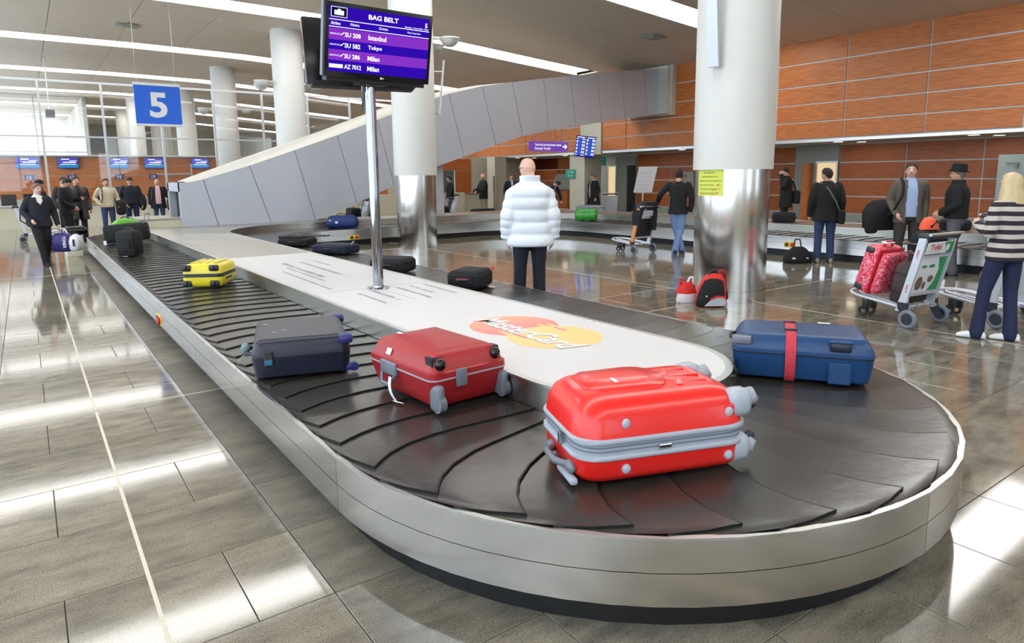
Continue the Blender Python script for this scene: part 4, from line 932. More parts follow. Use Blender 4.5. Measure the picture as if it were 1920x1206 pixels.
for i in range(22):
    u = i/21; rr_ = []
    for j in range(n):
        th = 2*pi*j/n; fr = max(0, -sin(th)); rip = 1+.05*sin(j*1.9)*u+.03*sin(j*3.7+2)*u
        if u < .45:
            t = 1-(u/.45)*1.05; c = head_ring(max(-.3, min(.992, t)), 1.12*rip, n)[j]
            if fr > .35 and t < .5: c.y = max(c.y, HEADC[1]-.04)
        else:
            v = (u-.45)/.55; z = 1.626-.02-v*.29+.02*sin(j*2.3); w = .094+.045*v**.7-.02*max(0, v-.8)*5; d = .098+.03*v
            c = Vector((w*cos(th)*rip, HEADC[1]+.03*v+d*sin(th)*rip, z))
            if fr > .35: c.y = max(c.y, HEADC[1]-.045)
        rr_.append(c)
    rings.append(rr_)
h.loft(rings, M=pw.MH); link('hair', modmesh(h.mesh('hair', 0), [('SUBSURF', dict(levels=1, render_levels=1))], 'hair'), 'hair_blonde', pw.root)
# --- man in blazer and pale jeans leaning on the trolley
pj_ = person('', 11.14, 9.53, D(46), Pose(h=1.77, head_yaw=D(0), girth=1.0, la=[(.21, .0, 1.43), (.37, .02, 1.22), (.40, -.14, 1.08)], ra=[(-.21, .01, 1.425), (-.27, .07, 1.14), (-.25, .02, .9)], ll=[(.09, 0, .92), (.02, -.02, .5), (-.1, .02, .085)], rl=[(-.09, 0, .92), (-.06, .0, .5), (.06, .16, .095)]),
             dict(hair='short', hair_mat='hair_dark', top='cl_black', trousers='cl_jeans_pale', shoes='cl_brown', leg_w=1.05, cuff=-.05, jacket=dict(hem=.83, fat=1.02, collar=1.5, flare=.02)), 'man in black blazer and pale jeans leaning on a luggage trolley', vox=.01)
# --- man in dark jacket and blue jeans with a shoulder strap
pd = person('', 12.02, 6.78, D(42), Pose(h=1.74, head_yaw=D(45), girth=1.1), dict(hair='short', hair_mat='hair_dark', top='cl_coat', trousers='cl_jeans', shoes='cl_khaki', leg_w=1.05, jacket=dict(hem=.78, fat=1.08, collar=1.52, flare=.02)), 'man in black jacket and blue jeans with a strap across his back', vox=.011)
strap(pd.root, pd.MT, [(.13, .02, 1.5), (.02, .165, 1.38), (-.12, .175, 1.15), (-.21, .1, .98)], .016, 'cl_grey')
MB().rbox((-.24, .06, .86), (.12, .3, .26), .04, 3, 0, pd.MT).build('shoulder_bag', 'cl_black', pd.root)
# --- man in tweed jacket and pale blue shirt looking this way
ps = person('', 11.85, 5.26, D(-140), Pose(h=1.80, head_yaw=D(-16), girth=1.08, la=[(.20, .0, 1.42), (.245, .05, 1.14), (.22, -.03, .9)], ra=[(-.20, .0, 1.42), (-.26, .06, 1.15), (-.21, -.12, .95)], ll=[(.1, 0, .92), (.1, .0, .5), (.1, .03, .085)], rl=[(-.1, 0, .92), (-.13, -.05, .5), (-.14, -.05, .085)]),
            dict(hair='short', hair_mat='hair_brown', skin='skin_pale', shirt='cl_blueshirt', top='cl_tweed', trousers='cl_greytrous', leg_w=1.05, jacket=dict(hem=.80, fat=1.05, open=.085, collar=1.49, flare=.01)), 'man in tweed jacket and pale blue shirt looking towards the viewer', vox=.010)
strap(ps.root, ps.MT, [(-.13, .03, 1.5), (-.13, -.1, 1.43), (-.15, -.165, 1.25), (-.24, -.12, 1.02), (-.3, 0, .9)], .02, 'cl_black')
# --- man with the black hat
ph = person('', 12.05, 4.64, D(112), Pose(h=1.72, head_yaw=D(6), girth=1.2, la=[(.21, .0, 1.43), (.27, -.0, 1.15), (.2, -.2, 1.02)], ra=[(-.21, .0, 1.43), (-.27, -.0, 1.15), (-.2, -.2, 1.02)]),
            dict(hair='short', hair_mat='hair_grey', top='cl_coat', trousers='cl_grey', leg_w=1.12, jacket=dict(hem=.93, fat=1.08, collar=1.55)), 'heavy man in black hat and black jacket seen from the side', vox=.011)
hb = MB(); prof = [(.0, .125), (.075, .125), (.09, .11), (.098, .06), (.104, .01), (.126, .002), (.133, .008), (.128, -.006), (.10, -.006), (.0, -.004)]
hb.lathe(prof, 28, M=ph.MH @ T(0, -.005, 1.685) @ Matrix.Diagonal((1, 1.15, 1, 1)) @ Rx(D(-6))); hb.build('hat', 'cl_coat', ph.root)
# --- man on the phone behind the far arm
pp = person('', 16.75, 10.62, D(130), Pose(h=1.82, head_yaw=D(15), head_pitch=D(12), girth=1.05, la=[(.21, 0, 1.43), (.3, -.1, 1.22), (.12, -.14, 1.55)]), dict(hair='short', hair_mat='hair_dark', top='cl_coat', trousers='cl_black', fist_l=1., jacket=dict(hem=.72, fat=1.04, collar=1.53, flare=.02)), 'man in black on the phone behind the far belt', vox=.013)
MB().rbox((-.08, .27, .98), (.5, .16, .34), .05, 3, 0, pp.MT).build('shoulder_bag', 'cl_black', pp.root); strap(pp.root, pp.MT, [(.12, .05, 1.5), (-.02, .19, 1.35), (-.1, .27, 1.12)], .018, 'cl_black')
# --- people beyond the carousel
person('', 16.6, 18.1, D(170), Pose(h=1.74, head_yaw=D(10), head_pitch=D(18), girth=1.15), dict(hair='short', hair_mat='hair_grey', top='cl_coat', trousers='cl_black', shirt='cl_whiteshirt', jacket=dict(hem=.5, fat=1.1, collar=1.5, flare=.05, open=.03)), 'grey-haired man in long black coat behind the green bag', vox=.014)
person('', 16.0, 20.1, D(-70), Pose(h=1.75, lean=D(48), head_pitch=D(10), girth=1.05, la=[(.2, -.02, 1.42), (.2, -.28, 1.35), (.16, -.52, 1.25)], ra=[(-.2, -.02, 1.42), (-.2, -.28, 1.35), (-.16, -.52, 1.25)]), dict(hair='short', hair_mat='hair_dark', shirt='cl_blueshirt', top='cl_darkblue', trousers='cl_black', jacket=dict(hem=.84, open=.07, fat=1.03)), 'man in dark suit bending down to lift a suitcase', vox=.014)
person('', 15.5, 21.6, D(-115), Pose(h=1.76), dict(hair='short', hair_mat='hair_brown', shirt='cl_whiteshirt', top='cl_darkblue', trousers='cl_black', jacket=dict(hem=.7, open=.04, fat=1.03)), 'dark-haired man in navy coat beyond the white quilted jacket', vox=.015)
pb = person('', 14.5, 22.1, D(170), Pose(h=1.78, girth=1.08, la=[(.21, 0, 1.43), (.26, -.1, 1.18), (.2, -.33, 1.08)], ra=[(-.21, 0, 1.43), (-.26, -.1, 1.18), (-.2, -.33, 1.08)]), dict(hair=None, top='cl_coat', trousers='cl_khaki', jacket=dict(hem=.8, fat=1.06, collar=1.52)), 'bald man in black jacket and beige trousers pushing a trolley', vox=.014)
person('', 13.35, 22.7, D(150), Pose(h=1.72, girth=1.12), dict(hair='short', hair_mat='hair_dark', top='cl_coat', trousers='cl_grey', jacket=dict(hem=.85, fat=1.08, collar=1.52)), 'man in black jacket and grey trousers half hidden by the ramp post', vox=.015)
person('', 17.4, 23.4, D(-130), Pose(h=1.73), dict(hair='bald', hair_mat='hair_fair', top='cl_darkblue', trousers='cl_black', jacket=dict(hem=.8)), 'fair-haired person mostly hidden behind the white quilted jacket', vox=.016)
person('', 10.3, 23.2, D(60), Pose(h=1.75), dict(hair='short', top='cl_coat', trousers='cl_black', jacket=dict(hem=.5, flare=.05)), 'person in a long black coat mostly hidden behind the chrome pole', vox=.016)
# --- group at the left end
pl_ = person('', .2, 16.35, D(-76), Pose(h=1.63, female=True, girth=1.12, head_yaw=D(22), la=[(.19, 0, 1.42), (.28, .02, 1.14), (.30, -.06, .88)], ra=[(-.19, 0, 1.42), (-.27, .06, 1.16), (-.2, -.14, .99)], ll=[(.09, 0, .92), (.09, .0, .5), (.06, .14, .095)], rl=[(-.09, 0, .92), (-.06, -.1, .5), (.0, -.12, .085)]),
            dict(skin='skin_pale', hair='pony', hair_mat='hair_fair', shirt='cl_paleskin', top='cl_navy', trousers='cl_black', leg_w=1.1, fist_l=.9, fist_r=.6, jacket=dict(hem=.84, open=.07, zmin=1.30, fat=1.08, collar=1.47)), 'woman in dark jacket and white top walking with a sports bag', vox=.010)
MB().rbox((-.05, .2, 1.05), (.3, .16, .42), .06, 3, 0, pl_.MT).build('backpack', 'cl_black', pl_.root); strap(pl_.root, pl_.MT, [(-.12, .15, 1.3), (-.3, .16, 1.15), (-.3, .2, .98), (-.15, .2, .86)], .012, 'cl_black')
person('', .3, 20.0, D(20), Pose(h=1.72, girth=1.05, head_yaw=D(0)), dict(hair='fringe', hair_mat='cl_darkblue', top='cl_darkblue', trousers='cl_black', jacket=dict(hem=.8, collar=1.56, fat=1.05)), 'person in a dark blue hood behind the walking woman', vox=.014)
pm('phone_black', (20, 20, 24), .3)
pf = person('', .84, 20.6, D(-20), Pose(h=1.78, head_pitch=D(30), girth=1.05, la=[(.21, 0, 1.43), (.25, -.04, 1.16), (.1, -.3, 1.2)], ra=[(-.21, 0, 1.43), (-.26, .0, 1.15), (-.15, -.2, 1.0)]), dict(hair='short', hair_mat='hair_dark', top='cl_black', trousers='cl_black', fist_l=.7, jacket=dict(hem=.8, fat=1.04)), 'dark-haired man in black looking down at his phone', vox=.013)
MB().rbox((.06, -.42, 1.23), (.07, .14, .012), .004, 1, 0, pf.MT).build('phone', 'phone_black', pf.root)
person('', .92, 23.3, D(-60), Pose(h=1.80), dict(hair='short', hair_mat='hair_brown', top='cl_brown', trousers='cl_black', jacket=dict(hem=.8)), 'man whose head shows just above the phone user', vox=.015)
person('', 1.16, 21.9, D(-75), Pose(h=1.80, girth=1.1, head_yaw=D(8)), dict(hair='short', hair_mat='hair_brown', shirt='cl_navy', top='cl_leather', trousers='cl_black', jacket=dict(hem=.62, fat=1.06, open=.05, flare=.03)), 'tall man in an open dark leather coat facing the belt', vox=.013)
pe = person('', 2.0, 23.6, D(-88), Pose(h=1.74, girth=1.08, la=[(.21, 0, 1.43), (.28, .04, 1.16), (.28, -.1, .98)], ra=[(-.21, 0, 1.43), (-.31, .06, 1.17), (-.19, -.1, .98)]), dict(hair='short', hair_mat='hair_brown', top='cl_beige', top_name='sweater', trousers='cl_jeans', jacket=dict(hem=.9, fat=1.0, collar=1.5)), 'man in beige sweater with a jacket over his arm', vox=.012)
strap(pe.root, pe.MT, [(-.12, .0, 1.5), (-.13, -.15, 1.38), (-.14, -.165, 1.15), (-.18, -.1, 1.02)], .014, 'cl_brown'); 
jm = MB(); jm.rbox((.33, -.1, .88), (.26, .2, .46), .09, 3, 0, pe.MT); jm.build('folded_jacket', 'cl_black', pe.root)
pk = person('', 2.72, 24.3, D(-92), Pose(h=1.78, girth=1.1, ra=[(-.21, 0, 1.43), (-.29, .05, 1.15), (-.16, -.12, .92)]), dict(hair='fringe', hair_mat='hair_dark', top='cl_navy', trousers='cl_jeans_dark', jacket=dict(hem=.93, fat=1.06, collar=1.5)), 'long-haired man in black leather jacket with a shoulder bag', vox=.012)
MB().ell((.3, .08, .98), (.12, .12, .26), 14, 9, M=pk.MT).build('shoulder_bag', 'cl_black', pk.root)
MB().torus((-.036, -.112, 1.635), .022, .003, 'Y', 12, 5, M=pk.MH).torus((.036, -.112, 1.635), .022, .003, 'Y', 12, 5, M=pk.MH).build('glasses', 'dark_plastic', pk.root)
pq = person('', 3.72, 26.0, D(-98), Pose(h=1.72, girth=1.15, la=[(.21, 0, 1.43), (.29, .03, 1.16), (.34, -.2, 1.08)]), dict(hair=None, skin='skin', shirt='cl_pink', top='cl_black', trousers='cl_jeans', jacket=dict(hem=.74, fat=1.08, open=.09, flare=.03)), 'bald man in pink shirt and open dark coat by the ramp mouth', vox=.013)
MB().rbox((.36, -.2, .86), (.2, .2, .42), .07, 3, 0, pq.MT).build('folded_coat', 'cl_black', pq.root); strap(pq.root, pq.MT, [(-.1, .0, 1.5), (-.15, -.14, 1.38), (-.2, -.17, 1.12), (-.24, -.1, .95)], .016, 'cl_leather')
# ================================================================== LUGGAGE
def rrect(l, w, r, z, n=6, dx=0, dy=0):
    r = min(r, l*.49, w*.49); out = []
    for cx_, cy_, a0 in ((1, 1, 0), (-1, 1, pi/2), (-1, -1, pi), (1, -1, 3*pi/2)):
        for k in range(n+1):
            a = a0+pi/2*k/n; out.append(Vector((cx_*(l/2-r)+r*cos(a)+dx, cy_*(w/2-r)+r*sin(a)+dy, z)))
    return out
def shell(l, w, prof, r, n=6, crown=0.):
    """stack of rounded rectangles; prof = (z, inset); crown domes the top"""
    m = MB(); rings = [rrect(l-2*i, w-2*i, max(.012, r-i*.6), z, n) for z, i in prof]
    m.loft(rings, caps=False); N = len(rings[0]); base = 0
    m.f.append(tuple(range(N-1, -1, -1))); m.mi.append(0)
    last = rings[-1]; o = (len(rings)-1)*N
    if crown:
        prev = list(range(o, o+N))
        for k, f in enumerate((.94, .86, .75, .62, .48, .33, .16)):
            ids = []
            for p in last: m.v.append((p.x*f, p.y*f, p.z+crown*(1-f*f))); ids.append(len(m.v)-1)
            for j in range(N): m.f.append((prev[j], prev[(j+1) % N], ids[(j+1) % N], ids[j])); m.mi.append(0)
            prev = ids
        m.f.append(tuple(prev)); m.mi.append(0)
    else: m.f.append(tuple(range(o, o+N))); m.mi.append(0)
    return m
def dome(prof_pts): return prof_pts
def bag(name, x, y, yaw, label, cat='suitcase', z=ZB+.004, group=None, tilt=None):
    e = empty(name, (x, y, z), yaw, label, cat, group)
    if tilt: e.rotation_euler = (tilt[0], tilt[1], yaw)
    return e
def arc_handle(m, a, b, h, up, r, mi=0, n=8, M=None):
    a, b, up = Vector(a), Vector(b), Vector(up).normalized()
    m.tube([a.lerp(b, k/n)+up*h*min(1, sin(pi*k/n)*1.6) for k in range(n+1)], r, 8, mi, M=M); return m
# --- big red hard-shell case
pm('red_shell', (226, 34, 28), .32, scale=5, amt=.05, bump=.04, bscale=120, coat=.25)
e = bag('suitcase', 2.10, 2.03, radians(-20), 'large bright red hard-shell suitcase with grey zip band')
L_, W_, H_ = .70, .475, .30
shell(L_, W_, [(.012, .05), (.018, .022), (.04, .008), (.10, .0)], .10).build('lower_shell', 'red_shell', e, 50)
top = shell(L_, W_, [(.165, .0), (.225, .010), (.262, .03), (.283, .062), (.292, .10)], .11, 6, .010); top.build('upper_shell', 'red_shell', e, 50)
for z in (.104, .161): MB().loft([rrect(L_+.012*s, W_+.012*s, .104, z+dz) for s, dz in ((0, -.010), (1, -.006), (1, .006), (0, .010))]).build('piping', 'pale_plastic', e, 60)
MB().loft([rrect(L_-.012, W_-.012, .10, z) for z in (.105, .16)]).build('zip_band', pm('zip_grey', (150, 156, 170), .7, scale=30, amt=.12, bump=.3, bscale=40), e, 60)
for z in (.126, .14): MB().loft([rrect(L_-.008, W_-.008, .10, z+dz) for dz in (-.002, .002)]).build('zip_teeth', 'grey_plastic', e, 0)
for x_ in (-.17, .25):
    for z in (.06, .215):
        MB().ell((0, 0, 0), (.018, .014, .018), 14, 8).build('side_foot', 'pale_plastic', e, loc=(x_, -W_/2+(.004 if z < .1 else .012), z))
        MB().rbox((0, 0, 0), (.06, .02, .055), .018, 2).build('foot_mount', 'red_shell', e, loc=(x_, -W_/2+(.014 if z < .1 else .022), z))
for y_ in (-.165, .165):
    for z, s in ((.07, -1), (.235, 1)):
        m = MB(); m.tube([(L_/2-.04, y_, z-.02*s), (L_/2+.0, y_, z), (L_/2+.03, y_, z+.010*s), (L_/2+.048, y_, z-.012*s)], [.042, .038, .032, .022], 12); m.ell((L_/2+.036, y_, z-.020*s), (.024, .014, .024), 12, 8, 1)
        m.rbox((L_/2-.04, y_*1.12, z-.0*s), (.1, .09, .1), .03, 2); m.build('wheel_housing', ['pale_plastic', 'dark_plastic'], e, 75)
# embossed lid relief
def lid_z(x, y):   # height of the lid at x, y
    return .2955-.012*((x/.25)**2+(y/.14)**2)*.5
m = MB(); pts = [(-.24+.17*cos(a)*1.15, .15*sin(a)) for a in [pi*.62+k*pi*1.0/14 for k in range(15)]]
lob = [(.02+.09*cos(a), .02+.15*sin(a)) for a in [-pi*.5+k*pi/10 for k in range(11)]]+[(-.18, .17), (-.235, .12), (-.24, -.03), (-.2, -.11)]
lob = [(x-.02, y) for x, y in lob]
m.loft([[Vector((x*s+(1-s)*-.1, y*s+(1-s)*.02, lid_z(x*s, y*s)+dz)) for x, y in lob] for s, dz in ((1.0, -.02), (.992, .006), (.965, .011), (.5, .012))]); m.build('lid_relief', 'red_shell', e, 60)
for (x, y, a, l_, w_) in [(.15, .08, -.1, .15, .022), (.17, -.01, -.1, .14, .022), (.11, .03, .9, .06, .026), (.12, -.08, 1.2, .08, .024), (.06, .12, -.1, .12, .02), (.19, -.08, -.2, .09, .02)]:
    MB().prism([(-l_/2, -w_/2), (l_/2, -w_/2*.4), (l_/2, w_/2*.4), (-l_/2, w_/2)], -.02, .010, M=T(x, y, lid_z(x, y)-.003) @ Rz(a)).build('lid_rib', 'red_shell', e, 0)
MB().box((0, 0, 0), (.014, .05, .003)).build('name_plate', 'paper', e, 0, loc=(-.13, -.03, lid_z(-.13, -.03)+.015))
m = MB(); arc_handle(m, (-L_/2+.01, -.13, .055), (-L_/2+.01, .06, .055), .05, (-1, 0, .1), .013); m.ell((-L_/2+.0, -.14, .055), (.02, .035, .022), 12, 8); m.ell((-L_/2, .07, .055), (.02, .03, .022), 12, 8); m.build('grip', 'grey_plastic', e, 60)
MB().rbox((-L_/2-.01, -.06, .13), (.016, .02, .05), .004, 1).build('zip_pull', 'chrome', e); MB().rbox((-.02, -W_/2-.008, .128), (.05, .006, .014), .002, 1).build('zip_pull', 'chrome', e)
MB().rbox((-L_/2-.005, -.12, .02), (.03, .16, .025), .01, 2).build('corner_guard', 'pale_plastic', e)
e.scale = (1.11, 1.10, 1.2); e.location = (2.115, 1.99, ZB+.004)
# --- dark red case
pm('dred_shell', (158, 30, 36), .42, scale=6, amt=.06, bump=.08, bscale=220)
e = bag('suitcase', 1.86, 3.37, .07, 'dark red hard suitcase with white paper tag and grey latches')
L_, W_ = .515, .70
shell(L_, W_, [(.01, .06), (.02, .045), (.06, .03), (.13, .008), (.16, .0)], .05, 5).build('lower_shell', 'dred_shell', e, 40)
shell(L_, W_, [(.168, .0), (.195, .0), (.20, .014), (.245, .035), (.275, .06), (.288, .09)], .05, 5, .022).build('upper_shell', 'dred_shell', e, 40)
MB().loft([rrect(L_+.006, W_+.006, .052, z) for z in (.1605, .1675)]).build('seam_strip', 'pale_plastic', e, 0)
for x_ in (-.185, .185):
    MB().loft([[(x_+hw*s, -W_/2+.03+.02*(z-.2)/.06+dy, z) for s, dy in ((-1, 0), (1, 0), (1, .06), (-1, .06))] for z, hw in ((.198, .03), (.23, .044), (.268, .042))]).build('wheel_recess', 'black', e, 0)
    MB().ell((0, 0, 0), (.033, .03, .033), 14, 9).build('stand_knob', 'black_gloss', e, loc=(x_, -W_/2+.03, .235))
    m = MB(); m.rbox((x_*1.17, -W_/2+.015, .075), (.05, .10, .14), .024, 3); m.cyl((x_*1.17-.02, -W_/2-.005, .05), (x_*1.17+.02, -W_/2-.005, .05), .045, 18); m.build('wheel_housing', 'grey_plastic', e, 50)
MB().rbox((-.07, -W_/2-.004, .16), (.07, .022, .09), .008, 2).cyl((-.06, -W_/2-.018, .14), (-.06, -W_/2-.01, .14), .006, 10).build('latch', 'grey_plastic', e)
m = MB().rbox((-L_/2-.004, .09, .155), (.026, .17, .07), .008, 2); arc_handle(m, (-L_/2-.01, .02, .12), (-L_/2-.01, .16, .12), .05, (-.5, 0, -1), .011); m.build('grip', 'grey_plastic', e, 60)
m = MB(); m.loft([[Vector((-L_/2-.035-.02*sin(u*3), .03-.06*u, .12-.115*u))+Vector(o) for o in ((0, -.014, 0), (0, .014, 0), (.002, .014, .001), (.002, -.014, .001))] for u in [k/8 for k in range(9)]])
m.loft([[Vector((-L_/2-.05+.01*k, -.03-.03*k, .006))+Vector(o) for o in ((0, -.014, 0), (0, .014, 0), (0, .014, .002), (0, -.014, .002))] for k in range(3)]); m.build('paper_tag', 'paper', e, 60)
for y_, z, w in ((.13, .232, .05), (-.07, .212, .055)): MB().box((0, 0, 0), (.002, w, .035)).build('sticker', 'paper', e, 0, loc=(-L_/2+.022, y_, z), rot=(0, -.35, 0) if 0 else (0, .45, 0))
MB().box((0, 0, 0), (.02, .05, .002)).build('sticker', 'paper', e, 0, loc=(-.12, .2, .303))
e.scale = (1, 1, 1.08)
# --- navy-black case, flat on the belt
pm('navy_shell', (24, 28, 48), .36, scale=5, amt=.15, bump=.06, bscale=90); pm('blue_guard', (36, 44, 110), .4)
e = bag('suitcase', 1.42, 4.45, radians(-17), 'navy-black hard suitcase lying flat at the belt edge')
L_, W_ = .60, .72
shell(L_, W_, [(.01, .035), (.02, .015), (.08, .006), (.138, .0)], .06, 5).build('lower_shell', 'navy_shell', e, 45)
shell(L_, W_, [(.146, .0), (.17, .002), (.225, .015), (.245, .03), (.254, .06)], .06, 5, .004).build('upper_shell', 'navy_shell', e, 45)
MB().loft([rrect(L_-.006, W_-.006, .06, z) for z in (.136, .148)]).build('seam', 'black', e, 0)
for x_, y_ in ((.27, -.33), (.27, .33)): MB().rbox((x_, y_, .225), (.09, .09, .06), .02, 2).build('corner_guard', 'blue_guard', e)
m = MB().rbox((L_/2-.02, -W_/2+.05, .03), (.09, .05, .05), .015, 2); m.cyl((L_/2+.02, -W_/2+.03, .03), (L_/2+.02, -W_/2+.07, .03), .028, 14); m.build('wheel', 'blue_guard', e)
MB().rbox((L_/2-.02, W_/2-.05, .03), (.09, .05, .05), .015, 2).build('wheel', 'blue_guard', e)
MB().rbox((-.2, -W_/2-.006, .14), (.055, .02, .10), .006, 1).build('latch', 'dark_plastic', e); MB().rbox((-.2, -W_/2-.017, .12), (.045, .008, .03), .003, 1).build('latch_plate', pm('teal', (30, 110, 140), .4), e)
m = MB(); arc_handle(m, (-L_/2, -.12, .12), (-L_/2, .08, .12), .05, (-1, 0, 0), .014); m.build('grip', 'dark_plastic', e, 60)
MB().loft([[Vector((-L_/2-.05-.09*u, -.14-.05*u, .12-.115*u+.02*sin(u*6)))+Vector(o) for o in ((0, -.018, 0), (0, .018, 0), (.003, .018, .002), (.003, -.018, .002))] for u in [k/8 for k in range(9)]]).build('paper_tag', 'grey_plastic', e, 60)
MB().ell((-L_/2-.045, -.06, .15), (.03, .03, .035), 10, 7).build('ribbon', pm('ribbon_grey', (120, 140, 140), .7), e)
for k, (x, y) in enumerate([(-.22, .12), (-.2, -.1), (-.14, -.02)]): MB().box((x, y, .2595), (.03, .014, .001)).build('scuff', 'pale_plastic', e, 0, rot=(0, 0, .3*k))
# --- blue case with a red strap
pm('blue_shell', (20, 62, 108), .42, scale=6, amt=.10, bump=.08, bscale=160); pm('strap_red', (196, 56, 70), .75, scale=60, amt=.12)
e = bag('suitcase', 3.85, 2.29, radians(-56), 'blue hard suitcase with a red strap around it')
L_, W_ = .76, .50
shell(L_, W_, [(.01, .04), (.02, .022), (.09, .008), (.15, .0)], .055, 5).build('lower_shell', 'blue_shell', e, 45)
shell(L_, W_, [(.158, .0), (.185, .0), (.225, .022), (.25, .045), (.258, .07)], .06, 5, .006).build('upper_shell', 'blue_shell', e, 45)
MB().loft([rrect(L_-.01, W_-.01, .055, z) for z in (.148, .16)]).build('seam', 'black', e, 0); MB().loft([rrect(L_+.012, W_+.012, .058, z) for z in (.162, .178)]).build('rim_band', 'blue_shell', e, 0)
xs = -.06
MB().loft([[(xs+s*.028, y, z) for s, y, z in ((-1, yy, zz_), (1, yy, zz_), (1, yy*1.012, zz_+.002), (-1, yy*1.012, zz_+.002))] for yy, zz_ in ((-W_/2+.02, .004), (-W_/2-.004, .05), (-W_/2-.010, .17), (-W_/2+.015, .225), (-W_/2+.055, .262), (0, .270), (W_/2-.055, .262), (W_/2-.015, .225), (W_/2+.01, .17), (W_/2-.02, .004))]).build('strap', 'strap_red', e, 40)
MB().rbox((xs, -.12, .2725), (.07, .02, .012), .004, 1).rbox((xs, .1, .2725), (.07, .02, .012), .004, 1).build('buckle', 'dark_plastic', e)
MB().rbox((-L_/2+.05, -W_/2+.02, .222), (.11, .06, .045), .012, 2).build('corner_guard', 'grey_plastic', e); MB().rbox((.2, -W_/2+.012, .215), (.11, .05, .05), .01, 2).build('grip_recess', 'navy_shell', e); MB().rbox((.2, -W_/2+.004, .244), (.12, .04, .012), .004, 1).build('grip', 'blue_shell', e)
MB().rbox((.2, -W_/2-.002, .07), (.12, .022, .12), .008, 1).build('hinge_plate', 'blue_shell', e)
MB().rbox((-L_/2+.02, -W_/2+.06, .03), (.06, .06, .05), .015, 2).build('wheel', 'dark_plastic', e); MB().rbox((-L_/2+.02, W_/2-.06, .03), (.06, .06, .05), .015, 2).build('wheel', 'dark_plastic', e)
m = MB(); arc_handle(m, (-L_/2+.01, -.12, .2), (-L_/2+.01, .06, .2), .03, (-1, 0, 0), .008); m.build('side_loop', 'black', e, 60)
MB().box((.14, .16, .2655), (.07, .03, .001)).build('sticker', 'paper', e, 0)
e.scale = (1.03, 1.03, 1.08)
# --- yellow cabin case
pm('yellow_shell', (226, 208, 40), .34, scale=5, amt=.05, coat=.2)
e = bag('suitcase', 1.712, 8.60, radians(-32), 'small yellow hard-shell cabin case with four dark wheels')
L_, W_ = .42, .52
shell(L_, W_, [(.01, .03), (.02, .012), (.06, .0), (.118, .0)], .06, 5).build('lower_shell', 'yellow_shell', e, 45)
shell(L_, W_, [(.158, .0), (.215, .004), (.245, .02), (.258, .05)], .06, 5, .012).build('upper_shell', 'yellow_shell', e, 45)
MB().loft([rrect(L_-.004, W_-.004, .058, z) for z in (.115, .16)]).build('zip_band', 'dark_plastic', e, 0)
for x_ in (-.155, .135):
    for z in (.05, .22):
        m = MB().rbox((x_, -W_/2+.01, z), (.105, .05, .07), .02, 2); m.cyl((x_-.012, -W_/2-.02, z), (x_+.012, -W_/2-.02, z), .03, 16); m.build('wheel', 'dark_plastic', e, 50)
MB().rbox((L_/2, -.02, .09), (.014, .2, .025), .006, 1).build('grip', 'dark_plastic', e)
for k in range(4): MB().rbox((-.12+.08*k, .02, .269), (.04, .36, .008), .003, 1).build('lid_rib', 'yellow_shell', e)
e.scale = (1.07, 1.05, 1.06)
# --- soft black bags and others on the belt
def soft_case(x, y, yaw, l, w, h, mat, label, z=ZB+.004, wheels=True, tilt=None, cat='suitcase', name='soft_suitcase', handle='x'):
    e = bag(name, x, y, yaw, label, cat, z, None, tilt)
    shell(l, w, [(.012, .03), (.03, .008), (h*.5, .0), (h-.04, .008), (h-.01, .03), (h, .06)], .05, 5, .012).build('body', mat, e, 50)
    for z_ in (h*.28, h*.74): MB().loft([rrect(l+.008, w+.008, .053, z_+d) for d in (-.005, .005)]).build('piping', 'black', e, 0)
    MB().rbox((0, -w/2-.004, h*.5), (l*.62, .016, h*.34), .006, 1).build('pocket', mat, e)
    m = MB()
    if handle == 'x': arc_handle(m, (l/2, -.07, h*.5), (l/2, .07, h*.5), .035, (1, 0, 0), .01)
    elif handle == 'top': arc_handle(m, (-.08, 0, h), (.08, 0, h), .04, (0, 0, 1), .01)
    else: arc_handle(m, (-.07, -w/2, h*.55), (.07, -w/2, h*.55), .03, (0, -1, 0), .012)
    m.build('grip', 'dark_plastic', e, 60)
    if wheels:
        for s in (-1, 1): MB().cyl((-l/2+.02, s*(w/2-.06)-.015, .03), (-l/2+.02, s*(w/2-.06)+.015, .03), .032, 14).build('wheel', 'dark_plastic', e)
    return e
e = soft_case(1.35, 12.85, radians(-43), .33, .28, .43, 'black_cloth', 'upright black fabric cabin case on the belt', handle='top')
MB().box((.02, -.15, .01), (.07, .02, .004)).build('paper_tag', 'paper', e, 0)
e = soft_case(1.62, 15.6, radians(-28), .78, .36, .36, 'black_cloth', 'long black soft case with its pull handle out', handle='x', tilt=(0, -.08, 0)); e.location.z += .034; MB().cyl((.37, -.1, .3), (.45, -.1, .52), .008, 8).cyl((.37, .1, .3), (.45, .1, .52), .008, 8).cyl((.45, -.1, .52), (.45, .1, .52), .012, 8).build('pull_handle', 'grey_plastic', e); MB().box((-.36, -.19, .02), (.05, .03, .09)).build('paper_tag', 'paper', e, 0)
pm('lime', (96, 170, 40), .45, scale=7, amt=.25); pm('green_print', (40, 140, 44), .3, scale=9, amt=.6, coat=.3)
e = bag('holdall', 1.8, 17.6, radians(10), 'lime green holdall at the far end of the belt', 'bag')
shell(.58, .42, [(.01, .05), (.05, .01), (.2, .0), (.3, .04), (.37, .11)], .1, 6, .04).build('body', 'lime', e, 60); MB().box((0, -.2, .2), (.18, .03, .16)).build('pocket', 'grey_plastic', e, 0); m = MB(); arc_handle(m, (-.1, 0, .38), (.1, 0, .38), .06, (0, 0, 1), .012); m.build('grip', 'dark_plastic', e)
pm('red_grip', (226, 48, 40), .4)
